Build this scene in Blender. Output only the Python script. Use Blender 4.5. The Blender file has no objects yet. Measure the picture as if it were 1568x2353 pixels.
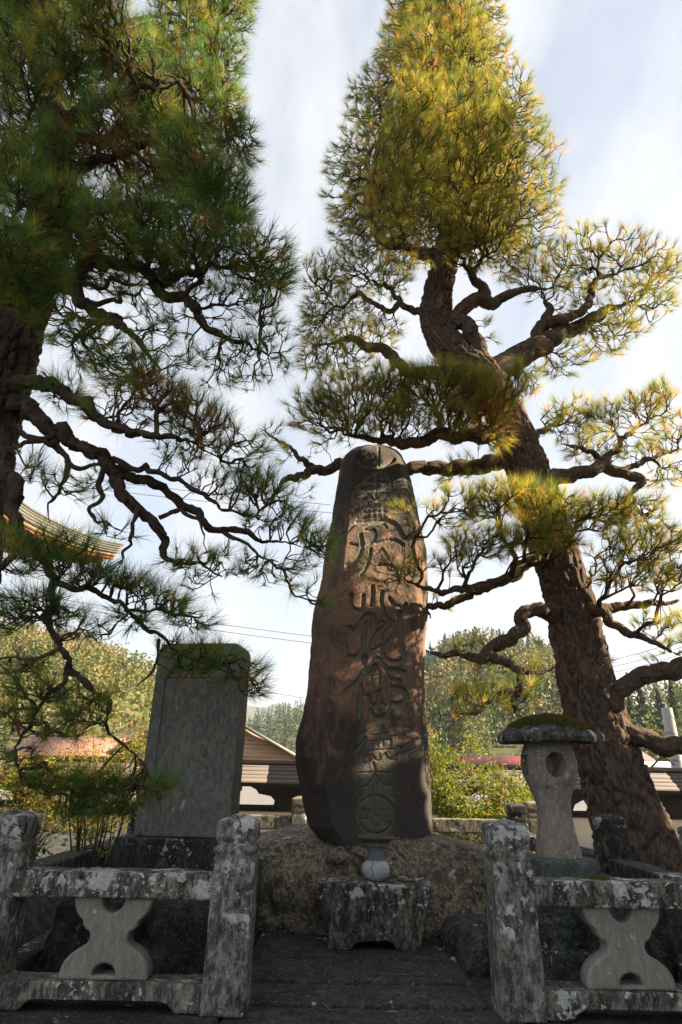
import bpy, bmesh, math, random, heapq
import numpy as np
from mathutils import Vector, Matrix, kdtree

R_ = math.radians
rng = np.random.default_rng(7)
random.seed(7)
scene = bpy.context.scene
COL = scene.collection

# ------------------------------------------------------------------ camera
FPX, CX, CY = 1400.0, 784.0, 1176.5          # picture taken as 1568 x 2353
PITCH, ROLL, EYE = R_(24.0), R_(1.1), 1.2
C = Vector((0, 0, EYE))
Fw = Vector((0, math.cos(PITCH), math.sin(PITCH)))
U0 = Vector((0, -math.sin(PITCH), math.cos(PITCH)))
R0 = Vector((1, 0, 0))
Rv = R0 * math.cos(ROLL) + U0 * math.sin(ROLL)
Uv = U0 * math.cos(ROLL) - R0 * math.sin(ROLL)
cam_d = bpy.data.cameras.new('camera')
cam = bpy.data.objects.new('camera', cam_d)
COL.objects.link(cam)
cam.matrix_world = Matrix(((Rv.x, Uv.x, -Fw.x, C.x), (Rv.y, Uv.y, -Fw.y, C.y), (Rv.z, Uv.z, -Fw.z, C.z), (0, 0, 0, 1)))
cam_d.sensor_fit = 'HORIZONTAL'
cam_d.sensor_width = 24.0
cam_d.lens = 24.0 * FPX / 1568.0
cam_d.clip_start = 0.05
cam_d.clip_end = 20000
scene.camera = cam

# ------------------------------------------------------------------ world, sun, exposure
SUN_EL, SUN_AZ = R_(27), R_(4)            # azimuth: degrees from +x (right) towards the camera (-y)
SUN_DIR = Vector((math.cos(SUN_EL) * math.cos(SUN_AZ), -math.cos(SUN_EL) * math.sin(SUN_AZ), math.sin(SUN_EL)))
scene.view_settings.view_transform = 'Standard'
scene.view_settings.look = 'None'
scene.view_settings.gamma = 1.0
scene.view_settings.use_curve_mapping = False
scene.view_settings.exposure = 2.2
world = bpy.data.worlds.new('World')
scene.world = world
world.use_nodes = True
wt = world.node_tree
wt.nodes.clear()
def wn(t): return wt.nodes.new(t)
sky = wn('ShaderNodeTexSky')
sky.sky_type = 'NISHITA'
sky.sun_disc = False
sky.sun_elevation = SUN_EL
sky.sun_rotation = math.atan2(SUN_DIR.x, SUN_DIR.y)
sky.air_density = 1.0
sky.dust_density = 0.6
sky.ozone_density = 1.0
tc = wn('ShaderNodeTexCoord')
mp = wn('ShaderNodeMapping')
mp.inputs['Scale'].default_value = (2.2, 1.0, 0.55)
mp.inputs['Rotation'].default_value = (0.25, 0.1, 0.35)
cn = wn('ShaderNodeTexNoise')
cn.inputs['Scale'].default_value = 3.0
cn.inputs['Detail'].default_value = 9
cn.inputs['Roughness'].default_value = 0.58
cn.inputs['Distortion'].default_value = 0.35
cr = wn('ShaderNodeValToRGB')
cr.color_ramp.elements[0].position = 0.36
cr.color_ramp.elements[0].color = (0.52, 0.52, 0.52, 1)
cr.color_ramp.elements[1].position = 0.62
cr.color_ramp.elements[1].color = (0.97, 0.97, 0.97, 1)
cm = wn('ShaderNodeMixRGB')
cm.inputs['Color2'].default_value = (3.5, 3.62, 3.8, 1)        # thin bright cirrus
bg = wn('ShaderNodeBackground')
bg.inputs['Strength'].default_value = 0.057
wo = wn('ShaderNodeOutputWorld')
for a, b in ((tc.outputs['Generated'], mp.inputs['Vector']), (mp.outputs['Vector'], cn.inputs['Vector']),
             (cn.outputs['Fac'], cr.inputs['Fac']), (cr.outputs['Color'], cm.inputs['Fac']),
             (sky.outputs['Color'], cm.inputs['Color1']), (cm.outputs['Color'], bg.inputs['Color']),
             (bg.outputs['Background'], wo.inputs['Surface'])):
    wt.links.new(a, b)
sun_d = bpy.data.lights.new('sun', 'SUN')
sun_d.energy = 5.0
sun_d.angle = R_(0.5)
sun_d.color = (1.0, 0.83, 0.60)
sun = bpy.data.objects.new('sun', sun_d)
sun.rotation_euler = SUN_DIR.to_track_quat('Z', 'Y').to_euler()
sun.location = (20, -5, 20)
COL.objects.link(sun)

# ------------------------------------------------------------------ pixel helpers (picture 1568 x 2353)
def ray(u, v):
    return Fw + Rv * ((u - CX) / FPX) + Uv * ((CY - v) / FPX)
def P(u, v, Y):
    d = ray(u, v)
    return C + d * (Y / d.y)
def PZ(u, v, z):
    d = ray(u, v)
    return C + d * ((z - EYE) / d.z)
def px(u, v, Y):                                # metres per picture pixel there
    return Y / ray(u, v).y / FPX

# ------------------------------------------------------------------ object helpers
def tag(o, label=None, cat=None, group=None, kind=None):
    if label: o['label'] = label
    if cat: o['category'] = cat
    if group: o['group'] = group
    if kind: o['kind'] = kind
    return o
def empty(name, loc, label=None, cat=None, group=None):
    o = bpy.data.objects.new(name, None)
    o.empty_display_size = 0.2
    o.location = loc
    COL.objects.link(o)
    return tag(o, label, cat, group)
def origin_of(parent):
    v = Vector((0, 0, 0))
    while parent is not None:
        v = v + Vector(parent.location)
        parent = parent.parent
    return v
def link(name, me, mat, parent=None):
    o = bpy.data.objects.new(name, me)
    if mat is not None: me.materials.append(mat)
    COL.objects.link(o)
    if parent is not None: o.parent = parent
    return o
def mesh_np(name, V, F, mat, parent=None, smooth=False, attr=None):
    """V (n,3) world coordinates, F (m,k) int array or list of such arrays"""
    V = np.asarray(V, dtype=np.float32)
    off = np.array(origin_of(parent), dtype=np.float32)
    me = bpy.data.meshes.new(name)
    Fs = F if isinstance(F, list) else [F]
    Fs = [np.asarray(f, dtype=np.int32) for f in Fs if len(f)]
    nl = sum(f.size for f in Fs); npoly = sum(len(f) for f in Fs)
    me.vertices.add(len(V)); me.vertices.foreach_set('co', (V - off).ravel())
    me.loops.add(nl); me.loops.foreach_set('vertex_index', np.concatenate([f.ravel() for f in Fs]))
    tot = np.concatenate([np.full(len(f), f.shape[1], np.int32) for f in Fs])
    st = np.concatenate(([0], np.cumsum(tot)[:-1])).astype(np.int32)
    me.polygons.add(npoly)
    me.polygons.foreach_set('loop_start', st)
    me.polygons.foreach_set('loop_total', tot)
    if smooth: me.polygons.foreach_set('use_smooth', np.ones(npoly, dtype=bool))
    if attr is not None:
        for k, a in attr.items():
            at = me.attributes.new(k, 'FLOAT', 'POINT')
            at.data.foreach_set('value', np.asarray(a, dtype=np.float32))
    me.update(calc_edges=True)
    me.validate()
    return link(name, me, mat, parent)
def mesh_bm(name, bm, mat, parent=None, smooth=False):
    off = origin_of(parent)
    bmesh.ops.translate(bm, verts=bm.verts, vec=-off)
    me = bpy.data.meshes.new(name)
    bm.to_mesh(me); bm.free()
    if smooth:
        for p in me.polygons: p.use_smooth = True
    return link(name, me, mat, parent)
def copy_tree(o, parent=None):
    c = o.copy(); COL.objects.link(c); c.parent = parent
    for ch in o.children: copy_tree(ch, c)
    return c

# numpy noise
def hash3(i, j, k, s=0):
    i = i.astype(np.int64); j = j.astype(np.int64); k = k.astype(np.int64)
    h = (i * 374761393 + j * 668265263 + k * 2147483647 + s * 974711) & 0xffffffff
    h = ((h ^ (h >> 13)) * 1274126177) & 0xffffffff
    h = ((h ^ (h >> 16)) * 2246822519) & 0xffffffff
    return ((h ^ (h >> 15)) & 0xffffff) / float(0xffffff)
def vnoise(p, s=0):
    p = np.asarray(p, float); f = np.floor(p); t = p - f; t = t * t * (3 - 2 * t)
    i, j, k = f[:, 0], f[:, 1], f[:, 2]
    r = 0
    for a in (0, 1):
        for b in (0, 1):
            for c in (0, 1):
                w = (t[:, 0] if a else 1 - t[:, 0]) * (t[:, 1] if b else 1 - t[:, 1]) * (t[:, 2] if c else 1 - t[:, 2])
                r = r + w * hash3(i + a, j + b, k + c, s)
    return r * 2 - 1
def fbm(p, oct=4, s=0, rough=0.5):
    p = np.asarray(p, float); r = 0; a = 1.0; n = 0
    for o in range(oct):
        r = r + a * vnoise(p * 2 ** o + 13.7 * o, s + o); n += a; a *= rough
    return r / n
def worley(p, s=0):
    f = np.floor(p); F1 = np.full(len(p), 9.0); F2 = np.full(len(p), 9.0); ID = np.zeros(len(p))
    for a in (-1, 0, 1):
        for b in (-1, 0, 1):
            for c in (-1, 0, 1):
                i, j, k = f[:, 0] + a, f[:, 1] + b, f[:, 2] + c
                q = np.stack([i + hash3(i, j, k, s), j + hash3(i, j, k, s + 1), k + hash3(i, j, k, s + 2)], 1)
                d = np.linalg.norm(q - p, axis=1)
                n = d < F1
                F2 = np.where(n, F1, np.minimum(F2, d)); ID = np.where(n, hash3(i, j, k, s + 3), ID); F1 = np.where(n, d, F1)
    return F1, F2, ID

# ------------------------------------------------------------------ materials
class NT:
    def __init__(self, name):
        self.m = bpy.data.materials.new(name); self.m.use_nodes = True
        self.t = self.m.node_tree; self.t.nodes.clear()
        self.out = self.n('ShaderNodeOutputMaterial')
        self.pos = self.n('ShaderNodeNewGeometry').outputs['Position']
    def n(self, t, **kw):
        nd = self.t.nodes.new(t)
        for k, v in kw.items(): setattr(nd, k, v)
        return nd
    def l(self, a, b): self.t.links.new(a, b)
    def put(self, sock, v):
        if isinstance(v, bpy.types.NodeSocket): self.l(v, sock)
        else:
            if isinstance(v, tuple) and len(v) == 3 and sock.type == 'RGBA': v = v + (1,)
            sock.default_value = v
    def noise(self, scale, detail=4, rough=0.55, dist=0.0, vec=None, stretch=None):
        vec = vec or self.pos
        if stretch:
            mp = self.n('ShaderNodeMapping'); mp.inputs['Scale'].default_value = stretch; self.l(vec, mp.inputs['Vector']); vec = mp.outputs['Vector']
        nd = self.n('ShaderNodeTexNoise'); self.l(vec, nd.inputs['Vector'])
        nd.inputs['Scale'].default_value = scale; nd.inputs['Detail'].default_value = detail
        nd.inputs['Roughness'].default_value = rough; nd.inputs['Distortion'].default_value = dist
        return nd.outputs['Fac']
    def vor(self, scale, feature='F1', vec=None, out='Distance', rnd=1.0):
        nd = self.n('ShaderNodeTexVoronoi', feature=feature); self.l(vec or self.pos, nd.inputs['Vector'])
        nd.inputs['Scale'].default_value = scale; nd.inputs['Randomness'].default_value = rnd
        return nd.outputs[out]
    def ramp(self, fac, *stops):
        nd = self.n('ShaderNodeValToRGB'); e = nd.color_ramp.elements
        while len(e) < len(stops): e.new(0.5)
        for el, (p, c) in zip(e, stops):
            el.position = p; el.color = (c, c, c, 1) if isinstance(c, (int, float)) else (c + (1,) if len(c) == 3 else c)
        self.l(fac, nd.inputs['Fac']); return nd.outputs['Color']
    def mix(self, fac, a, b, mode='MIX'):
        nd = self.n('ShaderNodeMixRGB', blend_type=mode)
        self.put(nd.inputs['Fac'], fac); self.put(nd.inputs['Color1'], a); self.put(nd.inputs['Color2'], b)
        return nd.outputs['Color']
    def math(self, op, a, b=0.0, clamp=False):
        nd = self.n('ShaderNodeMath', operation=op, use_clamp=clamp)
        self.put(nd.inputs[0], a); self.put(nd.inputs[1], b); return nd.outputs[0]
    def bump(self, h, strength=0.5, dist=0.01, normal=None):
        nd = self.n('ShaderNodeBump'); nd.inputs['Strength'].default_value = strength; nd.inputs['Distance'].default_value = dist
        self.l(h, nd.inputs['Height'])
        if normal: self.l(normal, nd.inputs['Normal'])
        return nd.outputs['Normal']
    def attr(self, name):
        return self.n('ShaderNodeAttribute', attribute_name=name).outputs['Fac']
    def offset(self, amount, scale):            # position wobbled by noise
        nz = self.n('ShaderNodeTexNoise'); self.l(self.pos, nz.inputs['Vector']); nz.inputs['Scale'].default_value = scale; nz.inputs['Detail'].default_value = 3
        a = self.n('ShaderNodeVectorMath', operation='SUBTRACT'); self.l(nz.outputs['Color'], a.inputs[0]); a.inputs[1].default_value = (0.5, 0.5, 0.5)
        b = self.n('ShaderNodeVectorMath', operation='SCALE'); self.l(a.outputs[0], b.inputs[0]); b.inputs['Scale'].default_value = amount
        c = self.n('ShaderNodeVectorMath', operation='ADD'); self.l(b.outputs[0], c.inputs[0]); self.l(self.pos, c.inputs[1])
        return c.outputs[0]
    def done(self, color, rough=0.9, normal=None, spec=0.25, metal=0.0):
        b = self.n('ShaderNodeBsdfPrincipled')
        self.put(b.inputs['Base Color'], color); self.put(b.inputs['Roughness'], rough)
        b.inputs['Specular IOR Level'].default_value = spec; b.inputs['Metallic'].default_value = metal
        if normal: self.l(normal, b.inputs['Normal'])
        self.l(b.outputs[0], self.out.inputs['Surface'])
        return self.m

def stone_mat(name, A, B, dark=(0.016, 0.016, 0.015), mold=0.5, lichen=0.5, lsize=11.0, yellow=0.3, grain=160, bumpd=0.006, green=0.0, streak=True, ltop=None, mottle=0.6):
    t = NT(name)
    n1 = t.noise(3.0, 6, 0.6)
    col = t.mix(t.ramp(n1, (0.35, 0.0), (0.65, 1.0)), A, B)
    st = (1.0, 1.0, 0.42) if streak else (1, 1, 1)
    # salt-and-pepper mottling
    mt = t.noise(34.0, 8, 0.74, 0.15, stretch=st)
    col = t.mix(t.math('MULTIPLY', t.ramp(mt, (0.45, 1.0), (0.53, 0.0)), mottle), col, tuple(c * 0.14 for c in B))
    col = t.mix(t.math('MULTIPLY', t.ramp(mt, (0.56, 0.0), (0.64, 1.0)), mottle * 0.75), col, tuple(min(1, c * 1.9) for c in A))
    fine = t.noise(grain, 2, 0.6)
    col = t.mix(t.ramp(fine, (0.3, 0.5), (0.7, 0.0)), col, tuple(c * 0.35 for c in A))
    yl = t.noise(9.0, 5, 0.65)
    col = t.mix(t.math('MULTIPLY', t.ramp(yl, (0.56, 0.0), (0.64, 1.0)), yellow), col, (0.30, 0.25, 0.14))
    if green:
        gl = t.noise(4.0, 5, 0.65)
        col = t.mix(t.math('MULTIPLY', t.ramp(gl, (0.45, 0.0), (0.62, 1.0)), green), col, (0.07, 0.095, 0.075))
    # black mould, drawn out downwards
    mo = t.noise(11.0, 8, 0.74, 0.25, stretch=st)
    mask = t.ramp(mo, (0.62 - 0.20 * mold, 0.0), (0.72 - 0.20 * mold, 1.0))
    big = t.noise(2.2, 3, 0.5)
    mask = t.math('MULTIPLY', mask, t.ramp(big, (0.25, 0.45), (0.6, 1.0)))
    col = t.mix(t.math('MULTIPLY', mask, 0.88), col, dark)
    sp = t.noise(75.0, 3, 0.6)
    col = t.mix(t.math('MULTIPLY', t.ramp(sp, (0.62, 0.0), (0.68, 1.0)), 0.55), col, (0.36, 0.37, 0.34))
    # pale lichen: rosettes that run together, in colonies
    wob = t.offset(0.075, 26.0)
    vd = t.vor(lsize, 'F1', wob); vc = t.vor(lsize, 'F1', wob, 'Color')
    sep = t.n('ShaderNodeSeparateColor'); t.l(vc, sep.inputs[0])
    rad = t.math('ADD', t.math('MULTIPLY', t.math('POWER', sep.outputs[1], 1.6), 0.50), 0.04)
    li = t.math('MULTIPLY', t.math('LESS_THAN', vd, rad), t.math('GREATER_THAN', sep.outputs[0], 1.0 - lichen))
    vd2 = t.vor(lsize * 3.1, 'F1', wob); vc2 = t.vor(lsize * 3.1, 'F1', wob, 'Color')
    sep2 = t.n('ShaderNodeSeparateColor'); t.l(vc2, sep2.inputs[0])
    li2 = t.math('MULTIPLY', t.math('LESS_THAN', vd2, t.math('MULTIPLY', sep2.outputs[1], 0.55)), t.math('GREATER_THAN', sep2.outputs[0], 1.0 - lichen * 0.7))
    reg = t.noise(2.6, 4, 0.62)
    if ltop is not None:
        sx = t.n('ShaderNodeSeparateXYZ'); t.l(t.pos, sx.inputs[0])
        reg = t.math('ADD', reg, t.ramp(sx.outputs['Z'], (ltop[0], 0.0), (ltop[1], 0.16)) if ltop[0] < ltop[1] else t.ramp(sx.outputs['Z'], (ltop[1], 0.16), (ltop[0], -0.1)))
    region = t.ramp(reg, (0.49, 0.0), (0.54, 1.0))
    lm = t.math('MULTIPLY', t.math('MAXIMUM', li, li2), region)
    pt = t.noise(7.0, 9, 0.72, 0.4)
    lm = t.math('MAXIMUM', lm, t.math('MULTIPLY', t.ramp(t.math('ADD', pt, t.math('MULTIPLY', reg, 0.35)), (0.83 - lichen * .12, 0.0), (0.85 - lichen * .12, 1.0)), 0.9))
    lcol = t.mix(t.ramp(t.noise(48, 5, .7), (.35, 0.0), (.65, 1.0)), (0.30, 0.31, 0.29), (0.60, 0.60, 0.56))
    col = t.mix(t.math('MULTIPLY', lm, 0.93), col, lcol)
    h = t.math('ADD', t.math('MULTIPLY', fine, 0.5), t.math('MULTIPLY', t.noise(28, 6, 0.7), 1.0))
    h = t.math('ADD', h, t.math('MULTIPLY', lm, 0.35))
    return t.done(col, 0.93, t.bump(h, 0.75, bumpd))

M = {}
M['post'] = stone_mat('weathered_stone', (0.27, 0.265, 0.24), (0.19, 0.19, 0.18), mold=0.62, lichen=0.52, lsize=6.5, yellow=0.35, ltop=(0.55, 0.97), mottle=0.85)
M['rail'] = stone_mat('rail_stone', (0.25, 0.24, 0.20), (0.17, 0.165, 0.145), mold=0.78, lichen=0.5, lsize=9, yellow=0.6, ltop=(0.3, 0.66), mottle=0.85)
M['strut'] = stone_mat('pale_strut_stone', (0.30, 0.28, 0.24), (0.23, 0.215, 0.19), mold=0.12, lichen=0.05, yellow=0.15, grain=220, bumpd=0.004, mottle=0.22)
M['stele'] = stone_mat('grey_slab_stone', (0.27, 0.265, 0.24), (0.19, 0.19, 0.175), mold=0.18, lichen=0.0, lsize=16, yellow=0.25, grain=240, bumpd=0.003, mottle=0.35)
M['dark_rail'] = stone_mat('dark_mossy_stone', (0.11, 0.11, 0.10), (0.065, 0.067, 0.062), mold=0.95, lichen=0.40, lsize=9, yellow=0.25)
M['lantern'] = stone_mat('lantern_granite', (0.33, 0.285, 0.24), (0.28, 0.245, 0.21), mold=0.05, lichen=0.30, lsize=16, yellow=0.1, grain=190, bumpd=0.005, mottle=0.3, ltop=(0.92, 0.74))
M['hat'] = stone_mat('lantern_cap_stone', (0.13, 0.13, 0.115), (0.07, 0.072, 0.065), mold=0.85, lichen=0.5, lsize=13, yellow=0.35, mottle=0.9)
M['base_block'] = stone_mat('green_base_stone', (0.13, 0.15, 0.14), (0.09, 0.11, 0.11), mold=0.3, lichen=0.12, lsize=20, yellow=0.1, mottle=0.35)
M['boulder'] = stone_mat('boulder_stone', (0.30, 0.25, 0.175), (0.20, 0.165, 0.12), mold=0.74, lichen=0.0, lsize=12, yellow=0.5, streak=False, grain=60, bumpd=0.014, mottle=0.75)
M['trough'] = stone_mat('trough_stone', (0.22, 0.21, 0.18), (0.11, 0.11, 0.10), mold=0.85, lichen=0.34, lsize=10, yellow=0.35, bumpd=0.012, ltop=(0.2, 0.47), mottle=0.9)
M['slab'] = stone_mat('floor_slab_stone', (0.085, 0.083, 0.078), (0.045, 0.045, 0.043), mold=0.8, lichen=0.0, lsize=16, yellow=0.1, streak=False, bumpd=0.012)
M['rock'] = stone_mat('garden_rock', (0.10, 0.10, 0.095), (0.05, 0.052, 0.05), mold=0.9, lichen=0.05, lsize=9, yellow=0.2, streak=False, bumpd=0.015, green=0.5)
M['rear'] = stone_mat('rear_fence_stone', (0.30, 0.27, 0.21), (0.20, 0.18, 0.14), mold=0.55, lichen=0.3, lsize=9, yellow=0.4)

def monolith_mat():
    t = NT('monolith_stone')
    n1 = t.noise(2.0, 6, 0.62)
    col = t.mix(t.ramp(n1, (0.35, 0.0), (0.62, 1.0)), (0.34, 0.19, 0.12), (0.20, 0.13, 0.095))
    f = t.noise(95, 3, 0.7)
    col = t.mix(t.ramp(f, (0.34, 0.75), (0.62, 0.0)), col, (0.05, 0.04, 0.035))
    # grey-black crust; heavier low and high, to paint shade beyond the sunlit band
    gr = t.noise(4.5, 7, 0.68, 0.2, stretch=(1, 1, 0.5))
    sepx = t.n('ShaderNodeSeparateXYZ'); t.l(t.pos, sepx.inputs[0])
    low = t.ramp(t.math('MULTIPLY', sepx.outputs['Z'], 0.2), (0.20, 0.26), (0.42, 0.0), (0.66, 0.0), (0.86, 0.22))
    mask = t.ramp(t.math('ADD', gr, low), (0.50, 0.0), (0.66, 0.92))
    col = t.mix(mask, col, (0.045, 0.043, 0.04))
    g = t.attr('groove')
    col = t.mix(t.math('MULTIPLY', g, 0.75), col, (0.17, 0.165, 0.125))
    panel = t.attr('panel')
    col = t.mix(t.math('MULTIPLY', panel, t.ramp(t.noise(14, 5), (0.3, 0.35), (0.7, 0.9))), col, (0.16, 0.145, 0.115))
    sp = t.noise(60, 3, 0.6)
    col = t.mix(t.math('MULTIPLY', t.ramp(sp, (0.66, 0.0), (0.71, 1.0)), 0.6), col, (0.34, 0.33, 0.30))
    wob = t.offset(0.04, 20)
    li = t.math('MULTIPLY', t.math('LESS_THAN', t.vor(14, 'F1', wob), 0.2), t.ramp(t.noise(3, 3), (0.6, 0.0), (0.66, 0.5)))
    col = t.mix(li, col, (0.4, 0.4, 0.37))
    h = t.math('ADD', t.math('MULTIPLY', f, 0.6), t.noise(38, 5, 0.7))
    return t.done(col, 0.92, t.bump(h, 0.9, 0.012))
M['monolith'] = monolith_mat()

def bark_mat(name, A, B, fleck=(0.26, 0.15, 0.095)):
    t = NT(name)
    cell = t.attr('plate')
    col = t.mix(cell, A, B)
    n = t.noise(55, 5, 0.7, stretch=(1, 1, 0.35))
    col = t.mix(t.ramp(n, (0.42, 0.0), (0.68, 0.9)), col, fleck)  # paler flecks scattered through the bark by noise
    d = t.noise(9, 5, 0.6)
    col = t.mix(t.ramp(d, (0.55, 0.0), (0.7, 0.6)), col, (0.06, 0.055, 0.05))
    h = t.math('ADD', t.noise(90, 5, 0.75, stretch=(1, 1, 0.4)), t.noise(25, 5, 0.7, stretch=(1, 1, 0.5)))
    return t.done(col, 0.95, t.bump(h, 0.9, 0.014), spec=0.1)
M['bark'] = bark_mat('pine_bark', (0.045, 0.035, 0.030), (0.13, 0.095, 0.076), fleck=(0.23, 0.155, 0.11))
M['bark_dark'] = bark_mat('old_pine_bark', (0.040, 0.032, 0.028), (0.085, 0.062, 0.05), fleck=(0.12, 0.08, 0.06))
def twig_mat():
    t = NT('pine_twig')
    col = t.mix(t.noise(40, 3), (0.045, 0.034, 0.028), (0.12, 0.078, 0.05))
    return t.done(col, 0.9, t.bump(t.noise(150, 3), 0.5, 0.004), spec=0.1)
M['twig'] = twig_mat()
def leaf_mat(name, stops, trans=0.42, rough=0.6, tcol=1.25, warm=1.05):
    t = NT(name)
    col = t.ramp(t.attr('tint'), *stops)
    d = t.n('ShaderNodeBsdfPrincipled'); t.l(col, d.inputs['Base Color']); d.inputs['Roughness'].default_value = rough
    d.inputs['Specular IOR Level'].default_value = 0.3
    tr = t.n('ShaderNodeBsdfTranslucent')
    tc_ = t.mix(1.0, col, (tcol * warm, tcol, tcol * 0.5), 'MULTIPLY'); t.l(tc_, tr.inputs['Color'])
    mx = t.n('ShaderNodeMixShader'); mx.inputs[0].default_value = trans
    t.l(d.outputs[0], mx.inputs[1]); t.l(tr.outputs[0], mx.inputs[2]); t.l(mx.outputs[0], t.out.inputs['Surface'])
    return t.m
M['needle'] = leaf_mat('pine_needles', ((0.0, (0.060, 0.105, 0.034)), (0.40, (0.15, 0.18, 0.042)), (0.72, (0.30, 0.265, 0.065)), (0.80, (0.26, 0.18, 0.075)), (1.0, (0.26, 0.15, 0.08))), trans=0.55, tcol=2.1, warm=1.2)
M['needle_left'] = leaf_mat('deep_green_needles', ((0.0, (0.030, 0.10, 0.042)), (0.50, (0.075, 0.15, 0.042)), (0.76, (0.24, 0.235, 0.052)), (0.82, (0.16, 0.10, 0.045)), (1.0, (0.18, 0.095, 0.055))), trans=0.55, tcol=2.1, warm=1.3)
M['bud'] = leaf_mat('pine_buds', ((0.0, (0.22, 0.12, 0.05)), (0.5, (0.33, 0.17, 0.08)), (1.0, (0.36, 0.13, 0.10))), trans=0.1)
M['shrub'] = leaf_mat('nandina_leaves', ((0.0, (0.05, 0.10, 0.02)), (0.5, (0.14, 0.19, 0.03)), (0.8, (0.30, 0.24, 0.04)), (1.0, (0.34, 0.12, 0.04))), trans=0.45)
M['forest'] = leaf_mat('forest_leaves', ((0.0, (0.028, 0.055, 0.030)), (0.45, (0.065, 0.10, 0.035)), (0.75, (0.17, 0.17, 0.05)), (1.0, (0.22, 0.15, 0.07))), trans=0.25)
M['moss'] = leaf_mat('moss', ((0.0, (0.055, 0.055, 0.012)), (0.6, (0.10, 0.095, 0.018)), (1.0, (0.15, 0.11, 0.03))), trans=0.2)
def simple(name, A, B, scale=8, rough=0.8, bump=0.3, stretch=None, spec=0.25, bscale=40):
    t = NT(name)
    col = t.mix(t.ramp(t.noise(scale, 5, 0.6, stretch=stretch), (0.3, 0.0), (0.7, 1.0)), A, B)
    return t.done(col, rough, t.bump(t.noise(bscale, 4, 0.65, stretch=stretch), bump, 0.01), spec=spec)
M['soil'] = simple('garden_soil', (0.035, 0.032, 0.022), (0.065, 0.055, 0.036), 3, bump=0.8)
M['ground'] = simple('packed_ground', (0.13, 0.115, 0.09), (0.18, 0.16, 0.125), 1.2)
M['hill'] = simple('hill_ground', (0.06, 0.075, 0.03), (0.13, 0.12, 0.05), 0.05)
M['mountain'] = simple('wooded_mountain', (0.035, 0.055, 0.03), (0.075, 0.08, 0.04), 0.02, bump=0)
M['roofwood'] = simple('grey_roof_boards', (0.16, 0.13, 0.115), (0.09, 0.075, 0.07), 3, stretch=(0.1, 1, 3))
M['roofcap'] = simple('dark_roof_cap', (0.035, 0.028, 0.025), (0.055, 0.045, 0.04), 3)
M['black'] = simple('black_board', (0.012, 0.011, 0.011), (0.022, 0.02, 0.019), 2, rough=0.7)
M['plaster'] = simple('cream_plaster', (0.60, 0.53, 0.42), (0.52, 0.46, 0.36), 1.5, bump=0.1)
M['white'] = simple('white_paint', (0.78, 0.76, 0.72), (0.70, 0.68, 0.64), 2, bump=0.1)
M['siding'] = simple('weathered_siding', (0.42, 0.29, 0.20), (0.30, 0.20, 0.14), 2.5, stretch=(0.4, 1, 6))
M['redroof'] = simple('red_metal_roof', (0.40, 0.07, 0.055), (0.30, 0.06, 0.05), 2, rough=0.5)
M['pinkroof'] = simple('faded_red_roof', (0.45, 0.20, 0.15), (0.35, 0.16, 0.12), 2, rough=0.6)
M['greyroof'] = simple('grey_metal_roof', (0.22, 0.21, 0.21), (0.16, 0.155, 0.16), 2, rough=0.5)
M['glass'] = simple('dark_window_glass', (0.03, 0.035, 0.04), (0.05, 0.055, 0.06), 1, rough=0.15, bump=0.02, spec=0.6)
M['concrete'] = simple('pole_concrete', (0.36, 0.36, 0.35), (0.30, 0.30, 0.29), 3, bump=0.15)
M['wire'] = simple('black_cable', (0.02, 0.02, 0.02), (0.03, 0.03, 0.03), 2, bump=0)
M['copper'] = simple('weathered_copper_roof', (0.15, 0.14, 0.115), (0.09, 0.095, 0.085), 2.5, rough=0.55, stretch=(3, 0.3, 3))
M['orange'] = simple('orange_eave_wood', (0.26, 0.075, 0.03), (0.10, 0.05, 0.03), 3, stretch=(4, 0.5, 4))
M['eavewood'] = simple('dark_eave_wood', (0.06, 0.04, 0.028), (0.10, 0.07, 0.045), 4, stretch=(4, 0.5, 4))
M['palewood'] = simple('pale_eave_wood', (0.34, 0.25, 0.13), (0.22, 0.16, 0.09), 4, stretch=(4, 0.5, 4))
M['ceramic'] = simple('pale_glazed_ceramic', (0.44, 0.44, 0.43), (0.33, 0.335, 0.34), 14, rough=0.55, bump=0.1)
M['celadon'] = simple('grey_green_ceramic', (0.19, 0.22, 0.22), (0.10, 0.125, 0.125), 30, rough=0.6, bump=0.15)
M['rim'] = simple('brown_glazed_rim', (0.11, 0.085, 0.065), (0.07, 0.055, 0.045), 10, rough=0.5)
M['crack'] = simple('crack_dark', (0.02, 0.02, 0.02), (0.03, 0.03, 0.03), 10)

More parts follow.
